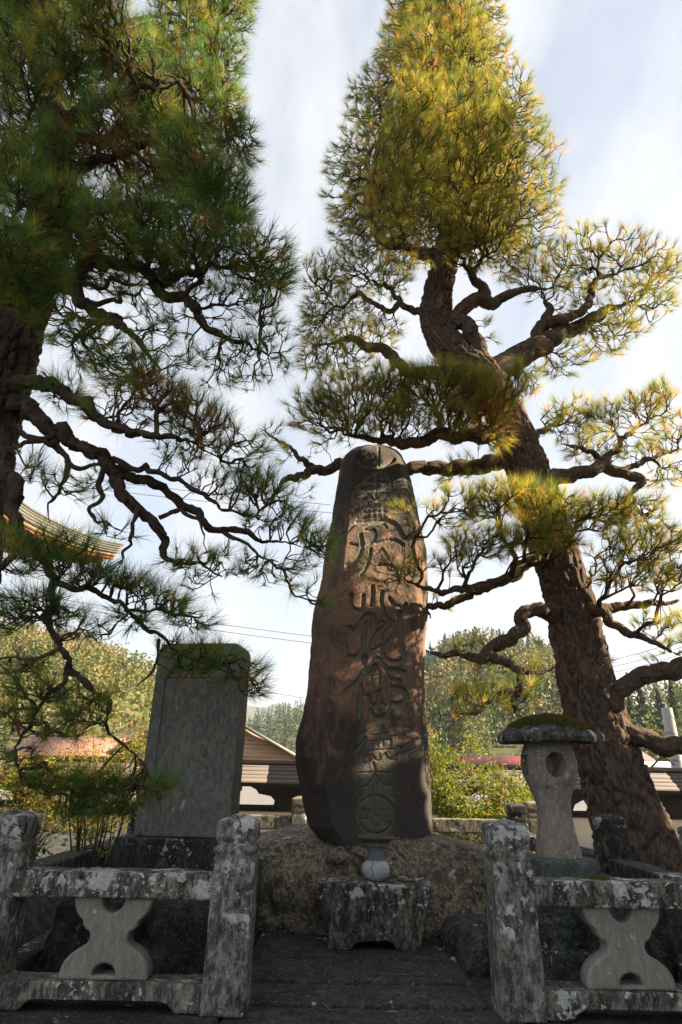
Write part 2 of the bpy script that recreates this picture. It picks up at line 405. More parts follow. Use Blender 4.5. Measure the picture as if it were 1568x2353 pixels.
# ------------------------------------------------------------------ shape builders
def grid_faces(nu, nv, wrap=False):
    i = np.arange(nv - 1)[:, None]; j = np.arange(nu if wrap else nu - 1)[None, :]
    j2 = (j + 1) % nu
    a = i * nu + j; b = i * nu + j2; c = (i + 1) * nu + j2; d = (i + 1) * nu + j
    return np.stack([a, b, c, d], -1).reshape(-1, 4)
def weld(V, F):
    q, inv = np.unique(np.round(V, 5), axis=0, return_inverse=True)
    inv = np.asarray(inv).ravel()
    return q, inv[F]
def box_arrays(half, r, cell):
    h = np.array(half, float); Vs = []; Fs = []; n0 = 0
    for ax in range(3):
        a, b = [(1, 2), (2, 0), (0, 1)][ax]
        na = max(2, int(2 * h[a] / cell) + 1); nb = max(2, int(2 * h[b] / cell) + 1)
        ga = np.linspace(-h[a], h[a], na); gb = np.linspace(-h[b], h[b], nb)
        # keep the rounding tight: extra line at the radius
        ga = np.unique(np.concatenate([ga, [-h[a] + r, h[a] - r]])); gb = np.unique(np.concatenate([gb, [-h[b] + r, h[b] - r]]))
        A, B = np.meshgrid(ga, gb)
        for s in (-1, 1):
            V = np.zeros((A.size, 3)); V[:, a] = A.ravel(); V[:, b] = B.ravel(); V[:, ax] = s * h[ax]
            F = grid_faces(len(ga), len(gb)) + n0
            Fs.append(F if s > 0 else F[:, ::-1]); Vs.append(V); n0 += len(V)
    V, F = weld(np.concatenate(Vs), np.concatenate(Fs))
    inner = np.clip(V, -(h - r), h - r); d = V - inner; L = np.linalg.norm(d, axis=1, keepdims=True)
    nrm = d / np.maximum(L, 1e-9)
    return inner + nrm * r, F, nrm
def stone_box(name, center, half, mat, parent=None, r=0.012, cell=0.03, amp=0.004, rotz=0.0, shape=None, seed=0, smooth=True):
    V, F, N = box_arrays(half, r, cell)
    if shape is not None: V = shape(V)
    W = V + np.array(center)
    V = V + N * (fbm(W * 9 + seed, 3, seed)[:, None] * amp + fbm(W * 45, 2, seed)[:, None] * amp * 0.35)
    c, s = math.cos(rotz), math.sin(rotz)
    V = np.stack([V[:, 0] * c - V[:, 1] * s, V[:, 0] * s + V[:, 1] * c, V[:, 2]], 1) + np.array(center)
    return mesh_np(name, V, F, mat, parent, smooth)
def box(name, lo, hi, mat, parent=None, bev=0.0):
    bm = bmesh.new()
    bmesh.ops.create_cube(bm, size=1)
    for v in bm.verts:
        v.co = Vector([lo[k] + (v.co[k] + 0.5) * (hi[k] - lo[k]) for k in range(3)])
    if bev: bmesh.ops.bevel(bm, geom=bm.edges[:], offset=bev, segments=1, affect='EDGES')
    return mesh_bm(name, bm, mat, parent)
def plate(name, outline, holes, depth, mat, parent=None, at=(0, 0, 0), bevel=0.006, rotz=0.0):
    """outline in (x, z); thickness along y (front face at -depth/2)"""
    cu = bpy.data.curves.new('tmp', 'CURVE'); cu.dimensions = '2D'; cu.fill_mode = 'BOTH'
    cu.extrude = depth / 2 - bevel; cu.bevel_depth = bevel; cu.bevel_resolution = 1; cu.offset = -bevel
    for pts in [outline] + list(holes):
        sp = cu.splines.new('POLY'); sp.points.add(len(pts) - 1); sp.use_cyclic_u = True
        for q, (x, z) in zip(sp.points, pts): q.co = (x, z, 0, 1)
    ob = bpy.data.objects.new('tmp', cu); COL.objects.link(ob)
    dg = bpy.context.evaluated_depsgraph_get()
    me = bpy.data.meshes.new_from_object(ob.evaluated_get(dg))
    bpy.data.objects.remove(ob); bpy.data.curves.remove(cu)
    off = origin_of(parent)
    me.transform(Matrix.Translation(Vector(at) - off) @ Matrix.Rotation(rotz, 4, 'Z') @ Matrix.Rotation(R_(90), 4, 'X'))
    me.name = name; me.materials.clear()
    return link(name, me, mat, parent)
def lathe(name, prof, center, mat, parent=None, n=64, amp=0.0, seed=0, smooth=True, wob=None):
    prof = np.array(prof, float)
    t = np.linspace(0, len(prof) - 1, max(len(prof), 6 * len(prof)))
    r = np.interp(t, np.arange(len(prof)), prof[:, 0]); z = np.interp(t, np.arange(len(prof)), prof[:, 1])
    th = np.linspace(0, 2 * math.pi, n, endpoint=False)
    V = np.stack([np.outer(r, np.cos(th)), np.outer(r, np.sin(th)), np.repeat(z[:, None], n, 1)], -1).reshape(-1, 3)
    if wob is not None: V = wob(V)
    if amp:
        nn = V * np.array([1, 1, 0]); nn /= np.maximum(np.linalg.norm(nn, axis=1, keepdims=True), 1e-6)
        V = V + nn * fbm(V * 8 + seed, 4, seed)[:, None] * amp
    return mesh_np(name, V + np.array(center), grid_faces(n, len(t), True), mat, parent, smooth)
def spline(pts, n):
    pts = np.array(pts, float); k = len(pts)
    if k == 2: return np.stack([np.interp(np.linspace(0, 1, n), [0, 1], pts[:, c]) for c in range(pts.shape[1])], 1)
    Q = np.vstack([2 * pts[0] - pts[1], pts, 2 * pts[-1] - pts[-2]])
    t = np.linspace(0, k - 1 - 1e-9, n); i = t.astype(int); f = (t - i)[:, None]
    p0, p1, p2, p3 = Q[i], Q[i + 1], Q[i + 2], Q[i + 3]
    return 0.5 * (2 * p1 + (p2 - p0) * f + (2 * p0 - 5 * p1 + 4 * p2 - p3) * f ** 2 + (3 * p1 - p0 - 3 * p2 + p3) * f ** 3)
def rock(name, center, radii, mat, parent=None, seed=0, sub=5, power=2.4, amp=0.16, rotz=0.0, flat=None):
    bm = bmesh.new(); bmesh.ops.create_icosphere(bm, subdivisions=sub, radius=1)
    V = np.array([v.co for v in bm.verts]); F = np.array([[v.index for v in f.verts] for f in bm.faces]); bm.free()
    L = (np.abs(V) ** power).sum(1) ** (1 / power)
    S = V / L[:, None]
    rad = np.array(radii)
    D = fbm(S * rad / rad.max() * 2.2 + seed * 3.1, 5, seed)
    S = S * (1 + amp * D)[:, None] * rad
    N = V
    S = S + N * (fbm(S * 14 + seed, 3, seed + 9)[:, None] * 0.012)
    if flat is not None: S[:, 2] = np.minimum(S[:, 2], flat + 0.02 * fbm(S * 4, 3, seed))
    c, s = math.cos(rotz), math.sin(rotz)
    S = np.stack([S[:, 0] * c - S[:, 1] * s, S[:, 0] * s + S[:, 1] * c, S[:, 2]], 1)
    return mesh_np(name, S + np.array(center), F, mat, parent, True)
def tube_arrays(path, rad, ns, bark=0.0, cell=(0.08, 0.17), seed=0, cap=True, squash=None):
    """path (n,3), rad (n,) -> V, F, plate attribute"""
    path = np.asarray(path, float); n = len(path)
    T = np.gradient(path, axis=0); T /= np.maximum(np.linalg.norm(T, axis=1, keepdims=True), 1e-9)
    ref = np.array([0.31, 0.87, 0.38]); X = ref - T[0] * ref.dot(T[0]); X /= np.linalg.norm(X)
    Xs = []
    for k in range(n):
        X = X - T[k] * X.dot(T[k]); X /= max(np.linalg.norm(X), 1e-9); Xs.append(X.copy())
    Xs = np.array(Xs); Ys = np.cross(T, Xs)
    th = np.linspace(0, 2 * math.pi, ns, endpoint=False)
    dirs = Xs[:, None, :] * np.cos(th)[None, :, None] + Ys[:, None, :] * np.sin(th)[None, :, None]
    s = np.concatenate(([0], np.cumsum(np.linalg.norm(np.diff(path, axis=0), axis=1))))
    Rr = np.repeat(np.asarray(rad)[:, None], ns, 1)
    pl = np.zeros(n * ns)
    if bark:
        q = np.stack([np.cos(th)[None, :] * Rr, np.sin(th)[None, :] * Rr, np.repeat(s[:, None], ns, 1)], -1).reshape(-1, 3)
        wb = np.stack([fbm(q * 5, 2, seed + 40), fbm(q * 5 + 7, 2, seed + 41), fbm(q * 5 + 3, 2, seed + 42)], 1)
        qq = (q + wb * 0.04) / np.array([cell[0], cell[0], cell[1]]) + seed * 5.3
        F1, F2, ID = worley(qq, seed)
        edge = np.clip((F2 - F1) / 0.20, 0, 1); edge = edge * edge * (3 - 2 * edge)
        disp = bark * (edge - 0.75) + bark * 0.35 * (ID - 0.5) * edge + bark * 0.5 * fbm(q * np.array([70, 70, 22]), 3, seed + 5)
        disp = disp + np.repeat(np.asarray(rad)[:, None], ns, 1).ravel() * 0.09 * fbm(q * 3.0 + 11, 3, seed + 6)
        pl = np.clip(ID * 0.7 + 0.3 * fbm(q * 8, 3, seed + 8), 0, 1)
        Rr = Rr + disp.reshape(n, ns)
    V = (path[:, None, :] + dirs * Rr[:, :, None]).reshape(-1, 3)
    F = [grid_faces(ns, n, True)]
    if cap:
        V = np.vstack([V, path[-1] + T[-1] * rad[-1] * 0.6]); pl = np.append(pl, 0.3)
        k = np.arange(ns); e = (n - 1) * ns
        F.append(np.stack([e + k, e + (k + 1) % ns, np.full(ns, len(V) - 1)], 1))
    return V, F, pl

# ------------------------------------------------------------------ ground, platform, beds
def ground():
    xs = np.concatenate([-np.geomspace(6000, 6, 26), np.linspace(-5, 5, 21), np.geomspace(6, 6000, 26)])
    ys = np.concatenate([[-3000, -300, -60, -20], np.linspace(-8, 26, 40), np.geomspace(30, 9000, 22)])
    X, Y = np.meshgrid(xs, ys)
    Q = np.stack([X.ravel(), Y.ravel(), 0 * X.ravel()], 1)
    near = np.exp(-(Q[:, 0] ** 2 + (Q[:, 1] - 8) ** 2) / 900)
    z = -0.40 + 0.03 * fbm(Q * 0.9, 3, 3) * near
    V = np.stack([Q[:, 0], Q[:, 1], z], 1)
    tag(mesh_np('ground', V, grid_faces(len(xs), len(ys)), M['ground'], None, True), kind='structure')
ground()
plat = stone_box('platform', (0.16, 7.35, -0.24), (2.75, 3.45, 0.20), M['rock'], None, r=0.02, cell=0.25, amp=0.004)
tag(plat, kind='structure')
slabrows = [(3.98, 4.44, 0.0, [-2.5, -0.62, 1.1, 2.85]), (4.455, 4.86, 0.012, [-0.62, 0.93]),
            (4.875, 5.42, 0.022, [-0.62, 0.93]), (5.435, 6.3, 0.028, [-0.62, 0.93])]
for r_i, (y0, y1, zt, xs) in enumerate(slabrows):
    for k in range(len(xs) - 1):
        x0, x1 = xs[k] + 0.008, xs[k + 1] - 0.008
        stone_box('slab', ((x0 + x1) / 2, (y0 + y1) / 2, zt - 0.045), ((x1 - x0) / 2, (y1 - y0) / 2, 0.045), M['slab'], plat, r=0.016, cell=0.03, amp=0.010, seed=r_i * 5 + k)
def bed(x0, x1, y0, y1, h, seed, name='raised_bed'):
    nx, ny = max(12, int((x1 - x0) / 0.08)), max(12, int((y1 - y0) / 0.08))
    xs = np.linspace(x0, x1, nx); ys = np.linspace(y0, y1, ny)
    X, Y = np.meshgrid(xs, ys); Q = np.stack([X.ravel(), Y.ravel(), 0 * X.ravel()], 1)
    e = np.minimum(np.minimum((Q[:, 0] - x0), (x1 - Q[:, 0])), np.minimum((Q[:, 1] - y0), (y1 - Q[:, 1])))
    k = np.sqrt(np.clip(e / 0.35, 0, 1))
    z = -0.42 + (h + 0.42 + 0.07 * fbm(Q * 2.5, 4, seed)) * k
    tag(mesh_np(name, np.stack([Q[:, 0], Q[:, 1], z], 1), grid_faces(nx, ny), M['rock'], None, True), kind='structure')
bed(-2.1, -0.72, 4.75, 10.3, 0.38, 5)
bed(1.30, 2.4, 4.85, 10.3, 0.38, 6)
bed(-7.5, -2.25, 5.2, 12.6, 0.36, 7, 'garden_mound')
bed(2.55, 8.5, 4.4, 9.6, 0.36, 8, 'garden_mound')

# ------------------------------------------------------------------ stone fence
xl = PZ(507, 2345, 0.0).x; xr = PZ(1203, 2345, 0.0).x
XLO, XRO = -2.03, 2.36
PH = 0.97
def post_shape(half, H):
    def f(V):
        z = V[:, 2] + H / 2
        m = np.maximum(np.abs(V[:, 0]), np.abs(V[:, 1])) / half
        g = 0
        for zz, w, d in ((H - 0.125, 0.011, 0.017), (H - 0.185, 0.011, 0.017)):
            g = g + d * np.exp(-((z - zz) / w) ** 2)
        band = 0.004 * ((z > H - 0.185) & (z < H - 0.125))
        k = 1 - (g - band) / half
        taper = 1 + 0.05 * (1 - z / H)
        V = V.copy(); V[:, 0] *= k * taper; V[:, 1] *= k * taper
        top = z > H - 0.012
        V[:, 2] += np.where(top, 0.045 * np.clip(1 - m, 0, 1) ** 0.8, 0)
        return V
    return f
def post(parent, x, y, z0=0.0, half=0.122, H=PH, mat='post', seed=0, cell=0.02):
    return stone_box('post', (x, y, z0 + H / 2), (half, half, H / 2), M[mat], parent, r=0.012, cell=cell, amp=0.006, shape=post_shape(half, H), seed=seed)
def rail(parent, a, b, z0, z1, w, mat, seed=0, arch=False, name='rail'):
    a = np.array(a, float); b = np.array(b, float); L = np.linalg.norm(b - a); c = (a + b) / 2
    hz = (z1 - z0) / 2
    def sh(V):
        V = V.copy()
        if arch:
            e = np.clip((L / 2 - 0.17 - np.abs(V[:, 0])) / 0.09, 0, 1); e = np.sqrt(1 - (1 - e) ** 2)
            V[:, 2] += np.where(V[:, 2] < 0, e * 0.055 * np.clip(-V[:, 2] / hz, 0, 1), 0)
        return V
    return stone_box(name, (c[0], c[1], (z0 + z1) / 2), (L / 2, w / 2, hz), M[mat], parent, r=0.012, cell=0.025, amp=0.007, rotz=math.atan2(b[1] - a[1], b[0] - a[0]), seed=seed, shape=sh)
def strut_outline():
    # half outline, right side, x from axis, y down from top (picture units) -> metres
    half = [(85, 0), (85, 30)]
    pts = [(290, 0), (290, 25), (282, 55), (262, 95), (235, 128), (208, 145), (198, 178), (180, 200), (152, 212), (140, 232), (138, 262),
           (152, 290), (190, 312), (225, 330), (262, 358), (292, 392), (312, 430), (320, 480), (318, 505)]
    arc = lambda cx, cy, rx, ry, a0, a1, n: [(cx + rx * math.cos(R_(a0 + (a1 - a0) * k / n)), cy + ry * math.sin(R_(a0 + (a1 - a0) * k / n))) for k in range(n + 1)]
    right = pts
    left = [(-x, y) for x, y in reversed(pts)]
    top = arc(0, 0, 86, 98, 180, 0, 12)             # bowl cut into the top edge (y grows downwards)
    out = right + left + top
    hole = arc(0, 478, 84, 72, 180, 360, 12)
    s = 0.405 / 505.0
    conv = lambda L: [(x * s, 0.405 - y * s) for x, y in L]
    return conv(out), conv(hole)
so, sh_ = strut_outline()
FY = 4.35
def fence_section(xa, xb, xs, label, sd, pa=True, pb=True, topmat='rail'):
    f = empty('stone_fence', ((xa + xb) / 2, FY, 0.0), label, 'fence', 'front stone fence sections')
    if pa: post(f, xa, FY, seed=sd)
    if pb: post(f, xb, FY, seed=sd + 3)
    rail(f, (xa + 0.115, FY), (xb - 0.115, FY), 0.005, 0.145, 0.20, topmat, sd + 5, True, 'bottom_rail')
    rail(f, (xa + 0.115, FY), (xb - 0.115, FY), 0.55, 0.685, 0.22, topmat, sd + 7, False, 'top_rail')
    plate('strut', so, [sh_], 0.13, M['strut'], f, (xs, FY - 0.01, 0.146), 0.012)
    return f
fence_section(XLO, xl, (XLO + xl) / 2 + 0.005, 'lichen-covered stone fence section in front of the tall grey slab', 11)
fence_section(xr, XRO, (xr + XRO) / 2, 'lichen-covered stone fence section in front of the stone lantern', 31)
def side_fence(x0, x1, label, sd):
    f = empty('side_fence', (x0, 7.3, 0.0), label, 'fence', 'stone fences along the sides')
    ys = [FY, 5.95, 7.6, 9.1]
    xf = lambda y: x0 + (x1 - x0) * (y - FY) / 6
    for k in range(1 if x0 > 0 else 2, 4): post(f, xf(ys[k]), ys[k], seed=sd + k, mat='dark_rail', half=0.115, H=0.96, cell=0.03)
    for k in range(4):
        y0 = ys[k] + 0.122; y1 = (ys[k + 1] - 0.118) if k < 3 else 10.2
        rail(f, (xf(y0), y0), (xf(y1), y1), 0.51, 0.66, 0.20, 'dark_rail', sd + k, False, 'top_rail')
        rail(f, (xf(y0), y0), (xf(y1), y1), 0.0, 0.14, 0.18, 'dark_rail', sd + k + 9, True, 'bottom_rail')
    return f
side_fence(XLO, -2.25, 'dark stone side rail running back behind the pine branches beside the slab', 60)
side_fence(XRO, 2.45, 'dark mossy stone side rail running back past the leaning pine trunk', 80)
rf = empty('rear_fence', (0.2, 10.3, 0), 'sunlit stone fence rail and post behind the carved monument', 'fence')
px_rear = [-2.25, -0.55, 1.15, P(1226, 1880, 10.3).x]
for k, x in enumerate(px_rear): post(rf, x, 10.32, half=0.115, H=0.97, mat='rear', seed=90 + k, cell=0.03)
for k in range(3):
    rail(rf, (px_rear[k] + 0.12, 10.32), (px_rear[k + 1] - 0.12, 10.32), 0.55, 0.74, 0.2, 'rear', 95 + k, False, 'top_rail')
    rail(rf, (px_rear[k] + 0.12, 10.32), (px_rear[k + 1] - 0.12, 10.32), 0.0, 0.14, 0.2, 'rear', 99 + k, True, 'bottom_rail')
# slabs that hold the beds on both sides of the path
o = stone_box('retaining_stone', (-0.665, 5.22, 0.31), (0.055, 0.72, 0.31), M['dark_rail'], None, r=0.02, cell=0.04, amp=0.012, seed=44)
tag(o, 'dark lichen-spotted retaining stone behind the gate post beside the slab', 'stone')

# ------------------------------------------------------------------ rocks in the beds
rocks = [(-1.62, 5.05, 0.10, 0.30, 0.24, 0.34, 'small mottled rock seen through the fence left of its strut', 1),
         (-1.05, 5.15, 0.08, 0.32, 0.26, 0.36, 'dark rock in shadow behind the fence strut below the slab', 2),
         (-1.75, 5.75, 0.18, 0.22, 0.3, 0.36, 'dark rock tucked beside the side rail and the slab base', 3),
         (1.30, 5.70, -0.02, 0.40, 0.42, 0.30, 'dark rock between the gate post and the fence strut by the lantern', 4),
         (2.02, 5.10, 0.14, 0.30, 0.26, 0.42, 'mottled dark rock behind the fence strut below the lantern', 5),
         (1.66, 5.42, 0.16, 0.42, 0.34, 0.36, 'broad dark rock carrying the lantern base', 6)]
for x, y, z, a, b, c, lb, sd in rocks:
    o = rock('garden_rock', (x, y, z), (a, b, c), M['rock'], None, sd, 4, 3.2, 0.34, flat=(0.33 if sd == 6 else None))
    tag(o, lb, 'rock', 'rocks inside the fence')

# ------------------------------------------------------------------ boulder under the monument
def boulder():
    bm = bmesh.new(); bmesh.ops.create_icosphere(bm, subdivisions=6, radius=1)
    V = np.array([v.co for v in bm.verts]); F = np.array([[v.index for v in f.verts] for f in bm.faces]); bm.free()
    L = (np.abs(V) ** 2.7).sum(1) ** (1 / 2.7); S = V / L[:, None]
    S = S * (1 + 0.13 * fbm(S * 2.2 + 4, 5, 21))[:, None]
    low = np.clip(-S[:, 2], 0, 1)
    S[:, :2] *= (1 - 0.28 * low)[:, None]                 # undercut
    W = S * np.array([1.90, 1.06, 0.73]) + np.array([0.36, 7.14, 0.08])
    W[:, 2] += -0.10 * np.clip((W[:, 0] - 0.7) / 1.0, 0, 1) * (W[:, 2] > 0.2)
    W = W + V * (0.035 * fbm(W * 4, 4, 5) + 0.016 * fbm(W * 18, 4, 6))[:, None]
    W[:, 2] = np.maximum(W[:, 2], 0.0)
    o = mesh_np('boulder', W, F, M['boulder'], None, True)
    tag(o, 'wide brown lichen-patched boulder carrying the tall carved monument', 'boulder')
boulder()

# ------------------------------------------------------------------ the carved monument
def zA(L): return [(771.8 + x * .14406, 1016.5 + y * .14406) for x, y in L]
def zB(L): return [(771.8 + x * .1520, 1317.6 + y * .1520) for x, y in L]
def zC(L): return [(771.8 + x * .14406, 1637.6 + y * .14406) for x, y in L]
def ell(cx, cy, rx, ry, a0=0, a1=360, n=28):
    return [(cx + rx * math.cos(R_(a0 + (a1 - a0) * k / n)), cy + ry * math.sin(R_(a0 + (a1 - a0) * k / n))) for k in range(n + 1)]
strokes = []
def S_(conv, w, *pts): strokes.append((spline(conv(list(pts)), max(6, 5 * len(pts))) if len(pts) > 2 else np.array(conv(list(pts))), w * (0.152 if conv is zB else 0.14406)))
# first sign: bowl, round frame with cross
S_(zA, 60, (340, 300), (430, 360), (540, 390), (700, 390), (820, 340), (930, 270))
S_(zA, 46, (690, 80), (690, 200), (680, 380))
S_(zA, 52, (600, 500), (720, 470), (810, 510), (870, 580), (890, 680), (880, 760), (830, 840), (740, 910), (640, 935), (560, 890), (500, 820))
S_(zA, 40, (600, 490), (500, 580), (420, 650), (330, 710))
S_(zA, 44, (340, 725), (450, 775), (620, 770), (840, 750))
S_(zA, 46, (640, 500), (640, 700), (640, 920))
S_(zA, 34, (480, 655), (600, 640)); S_(zA, 34, (690, 580), (790, 570)); S_(zA, 30, (690, 650), (800, 640))
# second sign
S_(zA, 32, (560, 985), (660, 960), (780, 950)); S_(zA, 32, (470, 1055), (640, 1050), (800, 1040))
S_(zA, 32, (440, 1130), (620, 1125), (800, 1115)); S_(zA, 36, (350, 1215), (560, 1210), (800, 1205))
for x in (520, 610, 690, 765): S_(zA, 28, (x, 1000), (x - 4, 1200))
S_(zA, 80, (340, 1265), (560, 1262), (800, 1250), (960, 1330), (1040, 1450), (1110, 1530), (1210, 1512))
S_(zA, 46, (340, 1262), (230, 1380), (130, 1460), (40, 1490))
# third
S_(zA, 44, (460, 1355), (600, 1300), (760, 1310), (820, 1370))
S_(zA, 50, (470, 1400), (600, 1400), (640, 1480), (600, 1570), (480, 1650))
S_(zA, 72, (400, 1480), (420, 1600), (420, 1700), (370, 1830), (280, 1930), (170, 1975))
S_(zA, 44, (230, 1620), (340, 1645)); S_(zA, 56, (640, 1605), (760, 1580), (900, 1550), (980, 1570), (1080, 1640))
S_(zA, 44, (640, 1760), (740, 1700), (800, 1780), (860, 1880))
S_(zA, 60, (560, 1700), (540, 1850), (480, 2000), (400, 2120)); S_(zA, 56, (700, 1950), (860, 1960), (960, 2020), (980, 2120))
# fourth
S_(zB, 62, (240, 330), (225, 440), (270, 530), (350, 555), (405, 510), (420, 330))
S_(zB, 66, (700, 280), (690, 430), (720, 540), (735, 650)); S_(zB, 66, (820, 380), (900, 480), (1000, 500), (1060, 465))
S_(zB, 70, (560, 200), (560, 330), (540, 480))
S_(zB, 84, (215, 830), (255, 870), (320, 830), (380, 740), (440, 660), (520, 630), (570, 690), (560, 780))
S_(zB, 80, (435, 760), (430, 900), (420, 1050), (380, 1180), (300, 1265), (200, 1262))
S_(zB, 40, (168, 920), (155, 1050), (170, 1160), (205, 1262))
# fifth
S_(zB, 46, (640, 780), (690, 725), (745, 765), (700, 825), (640, 880), (580, 960), (535, 1060), (505, 1160))
S_(zB, 46, (825, 800), (760, 870), (725, 950), (702, 1010)); S_(zB, 60, (735, 610), (770, 660))
S_(zB, 58, (800, 700), (860, 730), (885, 830), (880, 930), (820, 1010), (740, 1075), (620, 1150), (500, 1190))
S_(zB, 84, (970, 600), (965, 800), (975, 1000), (1005, 1150), (1030, 1240), (1000, 1320), (900, 1345), (780, 1310), (710, 1230), (690, 1110))
# sixth
S_(zB, 84, (440, 1280), (430, 1400), (400, 1530), (330, 1640), (220, 1740), (120, 1805))
S_(zB, 80, (370, 1690), (370, 1850), (365, 2000), (355, 2160))
S_(zB, 76, (470, 1500), (490, 1400), (560, 1320), (640, 1290), (700, 1340), (760, 1450), (790, 1560), (800, 1700), (815, 1850), (820, 2000), (800, 2100), (720, 2180), (640, 2190), (560, 2140), (530, 2060))
S_(zB, 42, (540, 1510), (580, 1400), (640, 1440), (660, 1490))
S_(zB, 32, (400, 1655), (520, 1595), (620, 1545), (750, 1505)); S_(zB, 32, (410, 1765), (520, 1715), (640, 1665), (770, 1640)); S_(zB, 32, (410, 1865), (520, 1825), (640, 1775), (770, 1745))
for a, b, w in (((540, 1560), (545, 1640), 46), ((665, 1530), (672, 1600), 50), ((575, 1690), (580, 1745), 42), ((665, 1650), (682, 1715), 48), ((462, 1640), (470, 1700), 36), ((492, 1745), (500, 1785), 36)): S_(zB, w, a, b)
S_(zB, 64, (500, 1850), (520, 1950), (580, 2010), (635, 1950), (655, 1850), (660, 1790)); S_(zB, 44, (690, 1960), (750, 1990))
S_(zB, 86, (820, 1465), (920, 1465), (1030, 1500)); S_(zB, 68, (845, 1605), (920, 1612), (985, 1640))
S_(zB, 92, (840, 1745), (950, 1745), (1040, 1800), (1065, 1880), (1020, 1955), (930, 1982), (850, 1970))
# small signature: two signs and the round cipher
S_(zC, 34, (465, 285), (440, 340)); S_(zC, 46, (470, 400), (430, 480), (360, 560), (290, 620)); S_(zC, 42, (442, 520), (445, 650), (440, 790))
S_(zC, 40, (740, 210), (735, 300), (700, 400), (690, 445)); S_(zC, 30, (550, 350), (620, 358), (695, 345)); S_(zC, 30, (760, 345), (830, 332))
S_(zC, 28, (530, 455), (600, 462), (690, 445)); S_(zC, 28, (750, 440), (830, 430), (885, 445), (862, 545)); S_(zC, 28, (570, 460), (595, 570)); S_(zC, 28, (680, 455), (670, 545)); S_(zC, 28, (750, 450), (762, 530))
S_(zC, 30, (520, 630), (640, 602), (800, 590), (940, 580)); S_(zC, 32, (570, 680), (540, 765)); S_(zC, 30, (600, 690), (620, 740), (670, 762), (712, 730), (700, 660)); S_(zC, 34, (790, 650), (830, 720), (900, 752), (960, 750))
S_(zC, 42, (605, 805), (625, 900), (630, 1000), (630, 1285)); S_(zC, 30, (370, 960), (500, 955), (620, 945), (760, 955), (890, 965))
S_(zC, 40, (610, 1000), (560, 1100), (500, 1170), (420, 1195)); S_(zC, 40, (660, 1010), (710, 1090), (790, 1160), (900, 1165)); S_(zC, 28, (590, 1165), (680, 1155))
strokes.append((np.array(zC(ell(640, 1630, 288, 306))), 44 * .144))
S_(zC, 42, (620, 1350), (615, 1940)); S_(zC, 32, (370, 1705), (540, 1685), (620, 1672), (760, 1665), (905, 1672))
strokes.append((np.array(zC(ell(740, 1465, 36, 36))), 24 * .144)); strokes.append((np.array(zC(ell(720, 1592, 32, 42))), 24 * .144))
S_(zC, 24, (775, 1490), (800, 1505)); S_(zC, 26, (780, 1650), (770, 1585), (800, 1555), (828, 1590), (815, 1650)); S_(zC, 30, (460, 1640), (450, 1590), (490, 1555), (540, 1580), (530, 1640))
S_(zC, 32, (550, 1690), (560, 1760), (590, 1800)); S_(zC, 34, (740, 1700), (720, 1770), (650, 1810)); S_(zC, 34, (800, 1700), (830, 1760), (880, 1790)); S_(zC, 40, (385, 1315), (370, 1445))

